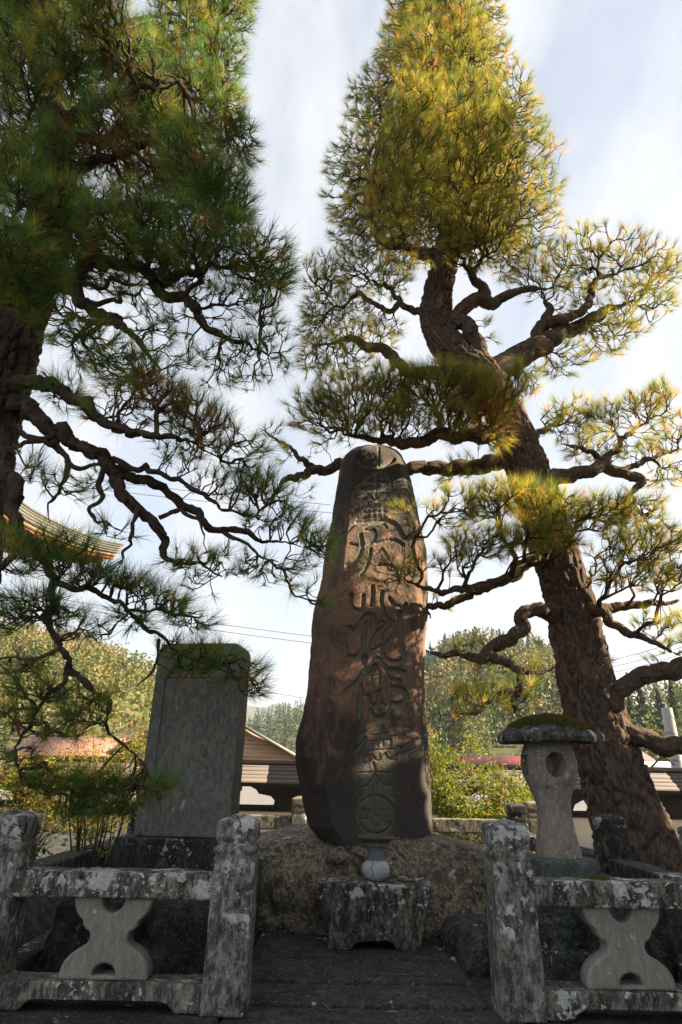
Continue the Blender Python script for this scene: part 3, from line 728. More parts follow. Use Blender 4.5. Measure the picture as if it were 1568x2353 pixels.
def monument():
    Lp = [(1021, 846), (1026, 822), (1034, 806), (1045, 794), (1065, 783), (1110, 776), (1160, 768), (1220, 758), (1260, 749), (1330, 740), (1400, 722), (1450, 716), (1520, 712), (1580, 707), (1650, 694), (1700, 680), (1740, 678), (1800, 688), (1860, 700), (1900, 710), (1930, 735), (1985, 770)]
    Rp = [(1021, 872), (1026, 896), (1034, 912), (1045, 922), (1065, 931), (1075, 936), (1120, 950), (1160, 957), (1220, 969), (1260, 980), (1330, 984), (1400, 985), (1480, 978), (1560, 975), (1620, 977), (1700, 983), (1770, 988), (1850, 992), (1945, 994), (1985, 990)]
    YF = 6.42
    vs = np.concatenate([np.linspace(1021, 1045, 14, endpoint=False), np.linspace(1045, 1985, 520)])
    nf, nb = 210, 30
    Lu = np.interp(vs, *zip(*Lp)); Ru = np.interp(vs, *zip(*Rp))
    wig = np.stack([vs * .03, vs * 0, vs * 0], 1)
    Lu += 1.6 * fbm(wig, 4, 2); Ru += 1.6 * fbm(wig + 9, 4, 3)
    s = np.linspace(0, 1, nf)
    UU = Lu[:, None] + (Ru - Lu)[:, None] * s[None, :]
    VV = np.repeat(vs[:, None], nf, 1)
    off = np.where(s < 0.2, 0.30 * ((0.2 - s) / 0.2) ** 1.15, 0) + np.where(s > 0.88, 0.24 * ((np.clip(s, .88, 1) - .88) / .12) ** 2.2, 0)
    off = off + 0.42 * s - 0.19
    OFF = np.repeat(off[None, :], len(vs), 0)
    OFF = OFF + np.clip((1062 - VV) / 40, 0, 1) ** 2 * 0.22
    u = UU.ravel(); v = VV.ravel()
    groove = np.zeros(u.size); gmask = np.zeros(u.size)
    for pl, w in strokes:
        hw = w / 2
        lo = pl.min(0) - hw - 2; hi = pl.max(0) + hw + 2
        idx = np.nonzero((u > lo[0]) & (u < hi[0]) & (v > lo[1]) & (v < hi[1]))[0]
        if not len(idx): continue
        q = np.stack([u[idx], v[idx]], 1); best = np.full(len(idx), 1e9)
        for k in range(len(pl) - 1):
            a, b = pl[k], pl[k + 1]; ab = b - a
            t = np.clip(((q - a) @ ab) / max(ab @ ab, 1e-9), 0, 1)
            best = np.minimum(best, np.linalg.norm(q - a - t[:, None] * ab, axis=1))
        prof = np.clip(1 - (best / hw) ** 3, 0, 1) ** 0.5
        dep = min(0.0085 * hw, 0.046) * prof
        groove[idx] = np.maximum(groove[idx], dep); gmask[idx] = np.maximum(gmask[idx], (prof > 0.2) * 1.0)
    dx = (u - CX) / FPX; dyv = (CY - v) / FPX
    D = np.array(Fw)[None, :] + np.outer(dx, np.array(Rv)) + np.outer(dyv, np.array(Uv))
    Y = YF + OFF.ravel()
    W = np.array(C)[None, :] + D * (Y / D[:, 1])[:, None]
    inner = np.clip(np.minimum(np.tile(s, len(vs)), 1 - np.tile(s, len(vs))) / 0.04, 0, 1)
    lump = 0.045 * fbm(W * 1.7, 3, 31) + 0.016 * fbm(W * 6, 3, 32) + 0.005 * fbm(W * 26, 3, 33) + 0.003 * fbm(W * 60, 2, 34)
    W[:, 1] += inner * (lump + groove)
    W[:, 0] += (1 - inner) * 0.01 * fbm(W * 12, 3, 35)
    W = W.reshape(len(vs), nf, 3)
    gm = gmask.reshape(len(vs), nf)
    pan = (np.exp(-((UU - 866) / 40) ** 4) * np.clip((VV - 1640) / 60, 0, 1)).reshape(len(vs), nf)
    # back of the stone
    tb = np.linspace(0, 1, nb + 2)[1:-1]
    Bk = W[:, -1, None, :] * (1 - tb)[None, :, None] + W[:, 0, None, :] * tb[None, :, None]
    Bk[:, :, 1] += 0.34 * np.sin(np.pi * tb)[None, :] ** 0.6 + 0.03 * fbm(Bk.reshape(-1, 3) * 3, 3, 8).reshape(len(vs), nb)
    V = np.concatenate([W, Bk], 1); n = nf + nb
    at = np.concatenate([gm, np.zeros((len(vs), nb))], 1).ravel(); pa = np.concatenate([pan, np.zeros((len(vs), nb))], 1).ravel()
    V = V.reshape(-1, 3)
    top = V[:n].mean(0) + np.array([0, 0.05, 0.02])
    V = np.vstack([V, top]); at = np.append(at, 0); pa = np.append(pa, 0)
    k = np.arange(n)
    F = [grid_faces(n, len(vs), True), np.stack([np.full(n, len(V) - 1), (k + 1) % n, k], 1)]
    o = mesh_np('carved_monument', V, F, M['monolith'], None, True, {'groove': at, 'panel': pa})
    tag(o, 'tall brown natural stone monument with deep carved characters and round cipher below', 'monument')
monument()
pb = P(775, 1918, 6.3)
tag(rock('loose_stone', (pb.x, 6.10, 0.60), (0.10, 0.06, 0.045), M['boulder'], None, 77, 3, 2.2, 0.2), 'small loose stone lying at the foot of the carved monument', 'stone')

# ------------------------------------------------------------------ trough and vase
def trough():
    tr = empty('stone_trough', (0.32, 5.8, 0.03), 'tapered dark lichen-speckled stone offering block with an arched foot opening', 'offering block')
    wt_, wb_, H = 0.455, 0.355, 0.445
    cx, y0, y1 = 0.32, 5.6, 6.02
    def shp(V):
        V = V.copy(); z = (V[:, 2] + H / 2) / H
        k = wb_ / wt_ + (1 - wb_ / wt_) * z
        ky = 0.84 + 0.16 * z
        V[:, 0] *= k; V[:, 1] *= ky
        e = np.clip((0.17 - np.abs(V[:, 0])) / 0.08, 0, 1); e = np.sqrt(np.clip(1 - (1 - e) ** 2, 0, 1))
        V[:, 2] += 0.055 * e * np.clip(1 - z / 0.5, 0, 1)
        return V
    stone_box('block', (cx, (y0 + y1) / 2, 0.03 + H / 2), (wt_, (y1 - y0) / 2, H / 2), M['trough'], tr, r=0.018, cell=0.02, amp=0.016, shape=shp, seed=5)
    blades('moss_patch', [(cx + 0.27 + random.uniform(-.07, .07), 5.75 + random.uniform(-.04, .04), 0.475) for _ in range(500)], 0.012, M['moss'], tr)
def blades(name, pts, h, mat, parent, out=None, w=0.35):
    n = len(pts); p = np.array(pts, float); r = np.random.default_rng(len(pts))
    d = r.normal(size=(n, 3)) * 0.5; d[:, 2] = np.abs(d[:, 2]) * 0.5 + 0.8
    if out is not None: d = d + np.array(out)
    d /= np.linalg.norm(d, axis=1, keepdims=True)
    s = np.cross(d, r.normal(size=(n, 3))); s /= np.linalg.norm(s, axis=1, keepdims=True)
    L = (h * r.uniform(0.6, 1.4, n))[:, None]
    V = np.stack([p - s * L * w / 2, p + s * L * w / 2, p + d * L], 1).reshape(-1, 3)
    o = mesh_np(name, V, np.arange(3 * n).reshape(-1, 3), mat, parent, False, {'tint': np.repeat(r.uniform(0, 1, n), 3)})
    o['kind'] = 'stuff'
    return o
trough()
vz = 0.478
vx, vy = 0.345, 5.80
va = empty('flower_vase', (vx, vy, vz), 'pale round-bellied ceramic vase with wide brown rim on the offering block', 'vase')
lathe('body', [(0.001, 0.0), (0.070, 0.0), (0.085, 0.010), (0.105, 0.032), (0.116, 0.065), (0.114, 0.095), (0.098, 0.122), (0.076, 0.140)], (vx, vy, vz), M['ceramic'], va, 64)
lathe('neck', [(0.074, 0.139), (0.068, 0.150), (0.070, 0.18), (0.074, 0.215), (0.080, 0.222), (0.082, 0.232), (0.098, 0.246), (0.104, 0.252), (0.108, 0.262), (0.122, 0.276)], (vx, vy, vz), M['celadon'], va, 64)
lathe('rim', [(0.121, 0.275), (0.132, 0.288), (0.150, 0.300), (0.156, 0.312), (0.152, 0.318), (0.140, 0.312), (0.10, 0.29), (0.05, 0.262), (0.001, 0.256)], (vx, vy, vz), M['rim'], va, 72)
ck = [(vx - 0.035 + 0.008 * math.sin(k * 2.1), 0, vz + 0.14 - 0.022 * k) for k in range(6)]
ckp = []
for k, (x, _, z) in enumerate(ck):
    r = np.interp(z - vz, [0, .01, .032, .065, .095, .122, .14], [.07, .085, .105, .116, .114, .098, .076]); ckp.append((x, vy - math.sqrt(max(r * r - (x - vx) ** 2, 0)) + 0.001, z))
V_, F_, _p = tube_arrays(spline(ckp, 20), np.full(20, 0.003), 6)
mesh_np('crack', V_, F_, M['crack'], va)

# ------------------------------------------------------------------ grey slab (stele)
def stele():
    rz = R_(-7)
    st = empty('memorial_slab', (-1.2, 5.5, 0.45), 'grey stone memorial slab with rounded top corners and a recessed panel', 'memorial')
    W, H, z0 = 0.785, 1.54, 0.785
    rr = 0.10
    def ol(w, h, r, b=0):
        pts = [(-w / 2, b), (w / 2, b)]
        for k in range(8): a = R_(90 * k / 7); pts.append((w / 2 - r + r * math.cos(a), h - r + r * math.sin(a)))
        for k in range(8): a = R_(90 + 90 * k / 7); pts.append((-w / 2 + r + r * math.cos(a), h - r + r * math.sin(a)))
        return pts
    cx, cy = -1.205, 5.60
    d = 0.24
    n = Vector((math.sin(rz), -math.cos(rz), 0))
    plate('slab', ol(W, H, rr), [], d, M['stele'], st, (cx, cy, z0), 0.012, rz)
    f = Vector((cx, cy, z0)) + n * (d / 2 + 0.002)
    inner = [(-0.295, 0.10), (-0.295, 1.24), (0.295, 1.24), (0.295, 0.10)]
    plate('border', ol(W - 0.004, H - 0.002, rr, 0.003), [inner], 0.030, M['stele'], st, f, 0.006, rz)
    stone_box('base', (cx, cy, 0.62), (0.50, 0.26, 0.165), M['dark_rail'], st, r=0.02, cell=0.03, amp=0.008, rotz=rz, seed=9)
    tagspot = Vector((cx, cy, z0)) + n * (d / 2 + 0.001)
    V = np.array([(0.12 + 0.026 * math.cos(a) * (1 + .12 * math.sin(3 * a)), -0.001, 0.62 + 0.03 * math.sin(a)) for a in np.linspace(0, 6.283, 18, endpoint=False)])
    c, s = math.cos(rz), math.sin(rz)
    V = np.stack([V[:, 0] * c - V[:, 1] * s, V[:, 0] * s + V[:, 1] * c, V[:, 2]], 1) + np.array(tagspot)
    V2 = V + np.array(n) * 0.003
    k = np.arange(18)
    mesh_np('lichen_spot', np.vstack([V, V2]), [np.stack([k, (k + 1) % 18, (k + 1) % 18 + 18, k + 18], 1), (18 + k)[None, :]], M['rear'], st)
stele()

# ------------------------------------------------------------------ lantern
def lantern():
    lx, ly = P(1287, 1985, 5.32).x, 5.32
    la = empty('stone_lantern', (lx, ly, 0.47), 'mushroom-capped stone lantern with round light opening and mossy hat', 'lantern')
    stone_box('base_block', (lx + 0.02, ly, 0.595), (0.215, 0.20, 0.12), M['base_block'], la, r=0.03, cell=0.025, amp=0.008, seed=3)
    prof = [(0.168, 0.715), (0.166, 0.76), (0.157, 0.82), (0.142, 0.90), (0.129, 0.98), (0.127, 1.04), (0.137, 1.11), (0.160, 1.18), (0.190, 1.24), (0.211, 1.30), (0.219, 1.36), (0.215, 1.42), (0.201, 1.47), (0.184, 1.51), (0.165, 1.545)]
    pz = np.array([p[1] for p in prof]); pr = np.array([p[0] for p in prof])
    zz = np.linspace(0.715, 1.545, 130); rr = np.array([np.interp(z, pz, pr) for z in zz]); rr = np.convolve(np.pad(rr, 3, 'edge'), np.ones(7) / 7, 'valid')
    n = 120; th = np.linspace(0, 2 * math.pi, n, endpoint=False)
    V = np.stack([np.outer(rr, np.cos(th)), np.outer(rr, np.sin(th)), np.repeat(zz[:, None], n, 1)], -1).reshape(-1, 3)
    rad = V * np.array([1, 1, 0]); rad /= np.linalg.norm(rad, axis=1, keepdims=True)
    V = V + rad * (0.006 * fbm(V * 6, 3, 4) + 0.0025 * fbm(V * 55, 2, 5))[:, None] + np.array([lx, ly, 0])
    V = np.vstack([V, [[lx, ly, 0.715], [lx, ly, 1.545]]]); k = np.arange(n); e = (len(zz) - 1) * n
    F = [grid_faces(n, len(zz), True), np.stack([np.full(n, len(V) - 2), (k + 1) % n, k], 1), np.stack([np.full(n, len(V) - 1), e + k, e + (k + 1) % n], 1)]
    ob = mesh_np('body', V, F, M['lantern'], la, True)
    # the light chamber: round opening to the front, square one to the side
    def cutter(center, rx, rz_, L, ang, sq=False):
        bm = bmesh.new()
        m = 4 if sq else 40
        bmesh.ops.create_cone(bm, cap_ends=True, segments=m, radius1=1, radius2=1, depth=L)
        if sq: bmesh.ops.rotate(bm, verts=bm.verts, cent=(0, 0, 0), matrix=Matrix.Rotation(R_(45), 3, 'Z'))
        for v in bm.verts: v.co = Vector((v.co.x * rx, v.co.y * rz_, v.co.z))
        bmesh.ops.transform(bm, verts=bm.verts, matrix=Matrix.Translation(center) @ Matrix.Rotation(ang, 4, 'Z') @ Matrix.Rotation(R_(90), 4, 'X'))
        return mesh_bm('cut', bm, None)
    hc = P(1277, 1752, ly - 0.2)
    cut = [cutter(Vector((hc.x - 0.005, ly - 0.15, 1.362)), 0.080, 0.092, 0.26, R_(12)),
           cutter(Vector((lx - 0.17, ly - 0.02, 1.36)), 0.085, 0.105, 0.26, R_(-80), True)]
    for cobj in cut:
        md = ob.modifiers.new('b', 'BOOLEAN'); md.operation = 'DIFFERENCE'; md.object = cobj; md.solver = 'EXACT'
    dg = bpy.context.evaluated_depsgraph_get()
    me = bpy.data.meshes.new_from_object(ob.evaluated_get(dg))
    ob.modifiers.clear(); ob.data = me
    for cobj in cut: bpy.data.objects.remove(cobj)
    if len(me.materials) == 0: me.materials.append(M['lantern'])
    # weathered foot: its own lichen-covered band
    def wob(V):
        a = np.arctan2(V[:, 1], V[:, 0])
        k = 1 + 0.035 * np.sin(a * 2 + 1) + 0.012 * fbm(np.stack([np.cos(a) * 2, np.sin(a) * 2, V[:, 2] * 3], 1), 4, 3)
        V = V.copy(); V[:, :2] *= k[:, None]
        V[:, 2] += 0.012 * np.sin(a + 0.6) + 0.012 * fbm(V * 5, 3, 12) * (V[:, 2] > 0.03)
        return V
    hp = [(0.001, 0.02), (0.17, 0.018), (0.30, 0.004), (0.372, -0.006), (0.392, 0.006), (0.396, 0.035), (0.388, 0.055), (0.355, 0.085), (0.30, 0.125), (0.23, 0.165), (0.15, 0.195), (0.07, 0.208), (0.001, 0.210)]
    lathe('cap', hp, (lx + 0.015, ly, 1.532), M['hat'], la, 96, amp=0.006, seed=8, wob=wob)
    r = np.random.default_rng(5); nm = 26000
    a = r.uniform(0, 6.283, nm); q = np.sqrt(r.uniform(0, 1, nm)) * 0.37
    nz = fbm(np.stack([np.cos(a) * q * 7, np.sin(a) * q * 7, 0 * a], 1), 3, 4)
    keep = q < 0.335 + 0.07 * nz + 0.03 * np.cos(a); a, q = a[keep], q[keep]
    zt = np.interp(q, [0, .07, .15, .23, .30, .355, .388], [.210, .208, .195, .165, .125, .085, .055])
    k = 1 + 0.035 * np.sin(a * 2 + 1)
    pts = np.stack([lx + 0.015 + q * k * np.cos(a), ly + q * k * np.sin(a), 1.532 + zt + 0.004 + 0.012 * np.sin(a + .6)], 1)
    outs = np.stack([np.cos(a) * q * 2.2, np.sin(a) * q * 2.2, 0 * a], 1)
    blades('moss', pts, 0.016, M['moss'], la, outs, 0.3)
lantern()
mp_ = [(P(1370, 2000, 4.36).x + random.gauss(0, .045), 4.36 + random.gauss(0, .03), 0.684) for _ in range(900)]
o = blades('moss_patch', mp_, 0.014, M['moss'], None)
tag(o, 'small tuft of ochre moss on the fence rail below the lantern', 'moss')

# ------------------------------------------------------------------ roofed boundary wall behind the garden
WY = 20.0
def zW(v, Y=WY): return P(784, v, Y).z
def boundary_wall():
    w = empty('boundary_wall', (0, WY, -0.4), 'long black and cream garden wall with a grey boarded roof and cloud-shaped openings', 'wall')
    X0, X1 = -26.0, 30.0
    z1, z2, zE, zR = zW(1869), zW(1813), zW(1803), zW(1760)
    box('plaster', (X0, WY, -0.42), (X1, WY + 0.16, z1), M['plaster'], w)
    box('ledge', (X0, WY - 0.06, z1 + 0.002), (X1, WY + 0.2, z1 + 0.05), M['black'], w)
    # black boarding with cloud-shaped openings
    holes = []
    pitch = P(1123, 1840, WY).x - P(823, 1840, WY).x
    cxs = [P(1123, 1840, WY).x + k * pitch for k in range(-6, 6)]
    zb = zW(1853)
    for cx in cxs:
        hw = 1.38; pts = [(cx - hw, zb), (cx + hw, zb)]
        lob = [(1.38, .0), (1.40, .12), (1.28, .23), (1.06, .27), (.92, .29), (.84, .40), (.62, .50), (.36, .53), (.05, .53), (-.2, .49), (-.42, .40), (-.5, .33), (-.78, .33), (-1.08, .27), (-1.3, .16), (-1.38, .04)]
        holes.append([(cx - hw, zb)] + [(cx + hw, zb)] + [(cx + x, zb + z) for x, z in lob[1:-1]])
    plate('boarding', [(X0, z1 + 0.052), (X1, z1 + 0.052), (X1, zE + 0.3), (X0, zE + 0.3)], holes, 0.08, M['black'], w, (0, WY + 0.08, 0), 0.004)
    # roof: stepped boards on both slopes
    n = 5
    proto = None
    for k in range(n):
        f0 = k / n; f1 = (k + 1) / n
        ya, yb = WY - 0.62 + 0.66 * f0, WY - 0.62 + 0.66 * f1 + 0.05
        za, zb_ = zE + (zR - zE) * f0, zE + (zR - zE) * f1
        for s in range(14):
            xa = X0 + s * 4.0 + random.uniform(-.02, .02); xb = xa + 3.985
            t = 0.035; j = random.uniform(-.006, .006)
            V = np.array([(xa, ya, za + j), (xb, ya, za + j), (xb, yb, zb_ + j - 0.01), (xa, yb, zb_ + j - 0.01), (xa, ya, za + t + j + 0.028), (xb, ya, za + t + j + 0.028), (xb, yb, zb_ + t + j), (xa, yb, zb_ + t + j)])
            mesh_np('roof_board', V, np.array([[0, 3, 2, 1], [4, 5, 6, 7], [0, 1, 5, 4], [1, 2, 6, 5], [2, 3, 7, 6], [3, 0, 4, 7]]), M['roofwood'], w)
    V = np.array([(X0, WY + 0.05, zR), (X1, WY + 0.05, zR), (X1, WY + 0.8, zE), (X0, WY + 0.8, zE), (X0, WY + 0.05, zR - .05), (X1, WY + 0.05, zR - .05), (X1, WY + 0.8, zE - .05), (X0, WY + 0.8, zE - .05)])
    mesh_np('rear_slope', V, np.array([[0, 1, 2, 3], [7, 6, 5, 4], [0, 4, 5, 1], [1, 5, 6, 2], [2, 6, 7, 3], [3, 7, 4, 0]]), M['roofwood'], w)
    box('ridge_cap', (X0, WY - 0.09, zR + 0.01), (X1, WY + 0.17, zR + 0.13), M['roofcap'], w, 0.015)
    box('fascia', (X0, WY - 0.56, z2 + 0.02), (X1, WY - 0.50, zE - 0.005), M['black'], w)
    for k in range(-12, 14):
        x = P(1357, 1812, WY).x + k * 2.62
        b = box('beam_end', (x - 0.07, WY - 0.66, z2 - 0.10), (x + 0.07, WY - 0.10, z2 + 0.04), M['black'], w, 0.006)
        box('painted_face', (x - 0.062, WY - 0.668, z2 - 0.092), (x + 0.062, WY - 0.661, z2 + 0.032), M['white'], b)
boundary_wall()
lw = box('low_white_wall', (-30, 26.0, -0.42), (34, 26.2, 1.02), M['white'])
tag(lw, 'low white wall glimpsed through the cloud-shaped openings', 'wall')

# ------------------------------------------------------------------ houses beyond
def house(label, xc, yc, w, d, zwall, zridge, wall, roof, gable_front=True, over=0.5, windows=(), group='houses beyond the garden wall', base=-0.4, planks=False):
    h = empty('house', (xc, yc, base), label, 'house', group)
    x0, x1, y0, y1 = xc - w / 2, xc + w / 2, yc - d / 2, yc + d / 2
    if gable_front:
        V = [(x0, y0, base), (x1, y0, base), (x1, y0, zwall), (xc, y0, zridge - 0.1), (x0, y0, zwall), (x0, y1, base), (x1, y1, base), (x1, y1, zwall), (xc, y1, zridge - 0.1), (x0, y1, zwall)]
        F5 = np.array([[0, 1, 2, 3, 4], [9, 8, 7, 6, 5]]); F4 = np.array([[1, 6, 7, 2], [0, 4, 9, 5], [2, 7, 8, 3], [3, 8, 9, 4]])
        mesh_np('wall', np.array(V), [F5, F4], wall, h)
        sl = (zridge - zwall) / (w / 2)
        for s in (-1, 1):
            xe = xc + s * (w / 2 + over); ze = zridge - sl * (w / 2 + over)
            A = np.array([(xc, y0 - over, zridge), (xe, y0 - over, ze), (xe, y1 + over, ze), (xc, y1 + over, zridge)])
            mesh_np('roof_slope', np.vstack([A + [0, 0, 0.14], A]), np.array([[0, 1, 2, 3], [7, 6, 5, 4], [0, 4, 5, 1], [1, 5, 6, 2], [2, 6, 7, 3], [3, 7, 4, 0]]), roof, h)
        if planks:
            z = base + 0.05; k = 0
            while z < zridge - 0.35:
                hw = w / 2 if z < zwall else (w / 2) * (zridge - 0.12 - z) / (zridge - zwall)
                zt = min(z + 0.20, zridge - 0.3); hw2 = w / 2 if zt < zwall else (w / 2) * (zridge - 0.12 - zt) / (zridge - zwall)
                V = np.array([(xc - hw, y0 - .045, z), (xc + hw, y0 - .045, z), (xc + hw2, y0 - .015, zt), (xc - hw2, y0 - .015, zt), (xc - hw, y0 - .001, z), (xc + hw, y0 - .001, z), (xc + hw2, y0 - .001, zt), (xc - hw2, y0 - .001, zt)])
                mesh_np('plank', V, np.array([[0, 1, 2, 3], [7, 6, 5, 4], [0, 4, 5, 1], [1, 5, 6, 2], [2, 6, 7, 3], [3, 7, 4, 0]]), M['siding'], h)
                z += 0.205
    else:
        V = [(x0, y0, base), (x1, y0, base), (x1, y1, base), (x0, y1, base), (x0, y0, zwall), (x1, y0, zwall), (x1, y1, zwall), (x0, y1, zwall), (x0, yc, zridge - .1), (x1, yc, zridge - .1)]
        mesh_np('wall', np.array(V), [np.array([[0, 1, 5, 4], [2, 3, 7, 6]]), np.array([[1, 2, 6, 9, 5], [3, 0, 4, 8, 7]])], wall, h)
        sl = (zridge - zwall) / (d / 2)
        for s in (-1, 1):
            ye = yc + s * (d / 2 + over); ze = zridge - sl * (d / 2 + over)
            A = np.array([(x0 - over, yc, zridge), (x1 + over, yc, zridge), (x1 + over, ye, ze), (x0 - over, ye, ze)])
            mesh_np('roof_slope', np.vstack([A + [0, 0, 0.14], A]), np.array([[0, 1, 2, 3], [7, 6, 5, 4], [0, 4, 5, 1], [1, 5, 6, 2], [2, 6, 7, 3], [3, 7, 4, 0]]), roof, h)
    for (wx, wz, ww, wh) in windows:
        f = box('window', (xc + wx - ww / 2, y0 - 0.08, wz), (xc + wx + ww / 2, y0 + 0.02, wz + wh), M['roofcap'], h)
        box('pane', (xc + wx - ww / 2 + .08, y0 - 0.09, wz + .08), (xc + wx + ww / 2 - .08, y0 - 0.03, wz + wh - .08), M['glass'], f)
    return h
g0 = P(480, 1625, 33); g1 = P(686, 1748, 33)
house('weathered timber house with a plain gable beside the carved monument', g0.x, 37, 2 * (g1.x - g0.x) - 1.0, 8, g1.z + 0.35, g0.z, M['siding'], M['greyroof'], True, 0.5, planks=True)
a, b = P(1090, 1740, 46), P(1420, 1740, 46)
house('low house with a bright red metal roof behind the nandina', (a.x + b.x) / 2, 48.5, b.x - a.x, 5, P(784, 1756, 46).z, P(784, 1733, 48).z, M['white'], M['redroof'], False, 0.4)
a, b = P(20, 1740, 35), P(330, 1740, 35)
house('house with a faded red roof behind the drooping pine branches', (a.x + b.x) / 2, 38, b.x - a.x, 6, P(784, 1752, 35).z, P(784, 1712, 38).z, M['plaster'], M['pinkroof'], False, 0.5)
a, b = P(225, 1700, 46), P(380, 1700, 46)
house('white gabled house seen between pine branches and slab', (a.x + b.x) / 2, 50, b.x - a.x, 8, P(784, 1712, 46).z, P(784, 1672, 46).z, M['white'], M['greyroof'], True, 0.4, windows=((1.2, 1.6, 1.0, 1.0), (-1.2, 1.6, 1.0, 1.0)))
a, b = P(1385, 1720, 44), P(1485, 1720, 44)
house('small brown-roofed house below the thick low pine limb', (a.x + b.x) / 2, 47, b.x - a.x, 6, P(784, 1735, 44).z, P(784, 1702, 47).z, M['siding'], M['roofwood'], False, 0.4)
a, b = P(1390, 1745, 38), P(1640, 1745, 38)
house('long pale-roofed shed just above the garden wall roof', (a.x + b.x) / 2, 40.5, b.x - a.x, 5, P(784, 1752, 38).z, P(784, 1741, 40).z, M['white'], M['white'], False, 0.3)

# ------------------------------------------------------------------ utility pole and cables
def pole():
    p = P(1546, 1700, 25.0); top = P(1540, 1632, 25.0).z
    o = empty('utility_pole', (p.x, 25.0, -0.4), 'tapered concrete utility pole rising beyond the garden wall', 'utility pole')
    pth = np.array([(p.x, 25, -0.4), (p.x, 25, 2), (p.x, 25, top - .1), (p.x, 25, top)]); V, F, _ = tube_arrays(spline(pth, 20), np.linspace(0.24, 0.19, 20), 20)
    mesh_np('shaft', V, F, M['concrete'], o, True)
    for dz in (0.9, 1.9):
        V, F, _ = tube_arrays(np.array([(p.x, 25, top - dz), (p.x, 25, top - dz + .09)]), np.array([.225, .225]), 20); mesh_np('band', V, F, M['greyroof'], o, True)
    box('cross_arm', (p.x - 0.9, 24.72, top - 1.25), (p.x + 0.6, 24.79, top - 1.16), M['greyroof'], o)
    V, F, _ = tube_arrays(spline([(p.x - .2, 24.8, top - 2.0), (p.x - .6, 24.8, top - 1.75), (p.x - 1.1, 24.8, top - 2.1)], 14), np.full(14, 0.035), 8); mesh_np('cable_loop', V, F, M['wire'], o, True)
    for dx in (-.75, -.3, .45):
        lathe('insulator', [(0.03, 0), (0.05, 0.03), (0.03, 0.06), (0.05, 0.09), (0.02, 0.13)], (p.x + dx, 24.755, top - 1.16), M['white'], o, 10)
pole()
cab = [[(-400, 1010, 32), (760, 1160, 32)], [(-400, 1035, 32), (780, 1180, 32)], [(-300, 1290, 34), (784, 1470, 34)], [(-300, 1305, 34), (784, 1486, 34)],
       [(540, 1575, 36), (1000, 1620, 36)], [(500, 1655, 36), (1000, 1690, 36)], [(1300, 1535, 26), (1700, 1410, 26)], [(1300, 1550, 26), (1700, 1428, 26)], [(1290, 1562, 26), (1700, 1448, 26)],
       [(1380, 1700, 30), (1760, 1712, 30)], [(1390, 1706, 30), (1760, 1724, 30)], [(560, 1668, 40), (1300, 1700, 40)], [(1540, 1640, 25), (1640, 1700, 18)]]
for k, (a, b) in enumerate(cab):
    A, B = P(*a), P(*b); pts = []
    for t in np.linspace(0, 1, 9):
        q = A.lerp(B, t); q.z -= 0.35 * 4 * t * (1 - t); pts.append(tuple(q))
    V, F, _ = tube_arrays(spline(pts, 30), np.full(30, 0.011 if k > 3 else 0.014), 5)
    o = mesh_np('power_line', V, F, M['wire'])
    lb, gp = (('thin cable of the pair crossing the sky below the hall eave', 'cables by the hall'), ('thin cable of the pair crossing the sky between slab and monument', 'cables by the slab'),
              ('thin cable crossing the sky low beside the monument', 'low cables beside the monument'), ('thin cable of the three slanting up behind the leaning pine trunk', 'slanting cables'),
              ('thin cable reaching the utility pole above the wall roof', 'cables at the pole'))[0 if k < 2 else 1 if k < 4 else 2 if k in (4, 5, 11) else 3 if k < 9 else 4]
    tag(o, lb, 'power line', gp)

# ------------------------------------------------------------------ hills, woods, mountains
def hill(name, prof, Y0, Y1, mat, back=1.5, rows=26, seed=0, z0=-0.4, amp=0.02):
    pu = np.array([p[0] for p in prof], float); pv = np.array([p[1] for p in prof], float)
    us = np.linspace(pu[0], pu[-1], 90); vv = np.interp(us, pu, pv)
    top = np.array([list(P(u, v, Y1)) for u, v in zip(us, vv)])
    V = []
    for i in range(rows + 8):
        f = i / (rows - 1)
        if f <= 1:
            Y = Y0 + (Y1 - Y0) * f; k = math.sin(f * math.pi / 2) ** 1.15
            row = np.stack([top[:, 0] * (Y / Y1) ** 0.75, np.full(len(us), Y), z0 + (top[:, 2] - z0) * k], 1)
        else:
            g = (f - 1) * (rows - 1) / 8
            row = np.stack([top[:, 0] * (1 + .1 * g), np.full(len(us), Y1 + (Y1 - Y0) * back * g), top[:, 2] - (top[:, 2] - z0) * (g ** 1.5)], 1)
        V.append(row)
    V = np.array(V); h = V[:, :, 2].max()
    q = V.reshape(-1, 3); n = fbm(q / (h * 0.5), 4, seed).reshape(V.shape[:2])
    fade = np.clip((V[:, :, 2] - z0) / h, 0, 1)
    V[:, :, 2] += n * amp * h * fade
    o = mesh_np(name, V.reshape(-1, 3), grid_faces(len(us), rows + 8), mat, None, True)
    tag(o, kind='structure')
    return V[:rows]
HL = hill('hill', [(-420, 1440), (-150, 1478), (0, 1512), (60, 1518), (130, 1530), (200, 1545), (270, 1570), (340, 1600), (400, 1640), (450, 1690), (490, 1740)], 55, 150, M['hill'], seed=1)
HR = hill('hill', [(880, 1740), (930, 1650), (965, 1585), (1000, 1552), (1050, 1535), (1110, 1530), (1170, 1535), (1230, 1552), (1290, 1592), (1340, 1640), (1400, 1690), (1450, 1730)], 120, 300, M['hill'], seed=2)
HF = hill('hill', [(1330, 1720), (1400, 1690), (1440, 1650), (1480, 1632), (1530, 1640), (1580, 1660), (1680, 1640), (1900, 1600)], 80, 170, M['hill'], seed=3)
HM = hill('hill', [(520, 1735), (580, 1690), (640, 1672), (690, 1660), (740, 1655), (800, 1660), (870, 1690), (920, 1740)], 260, 480, M['hill'], seed=4)
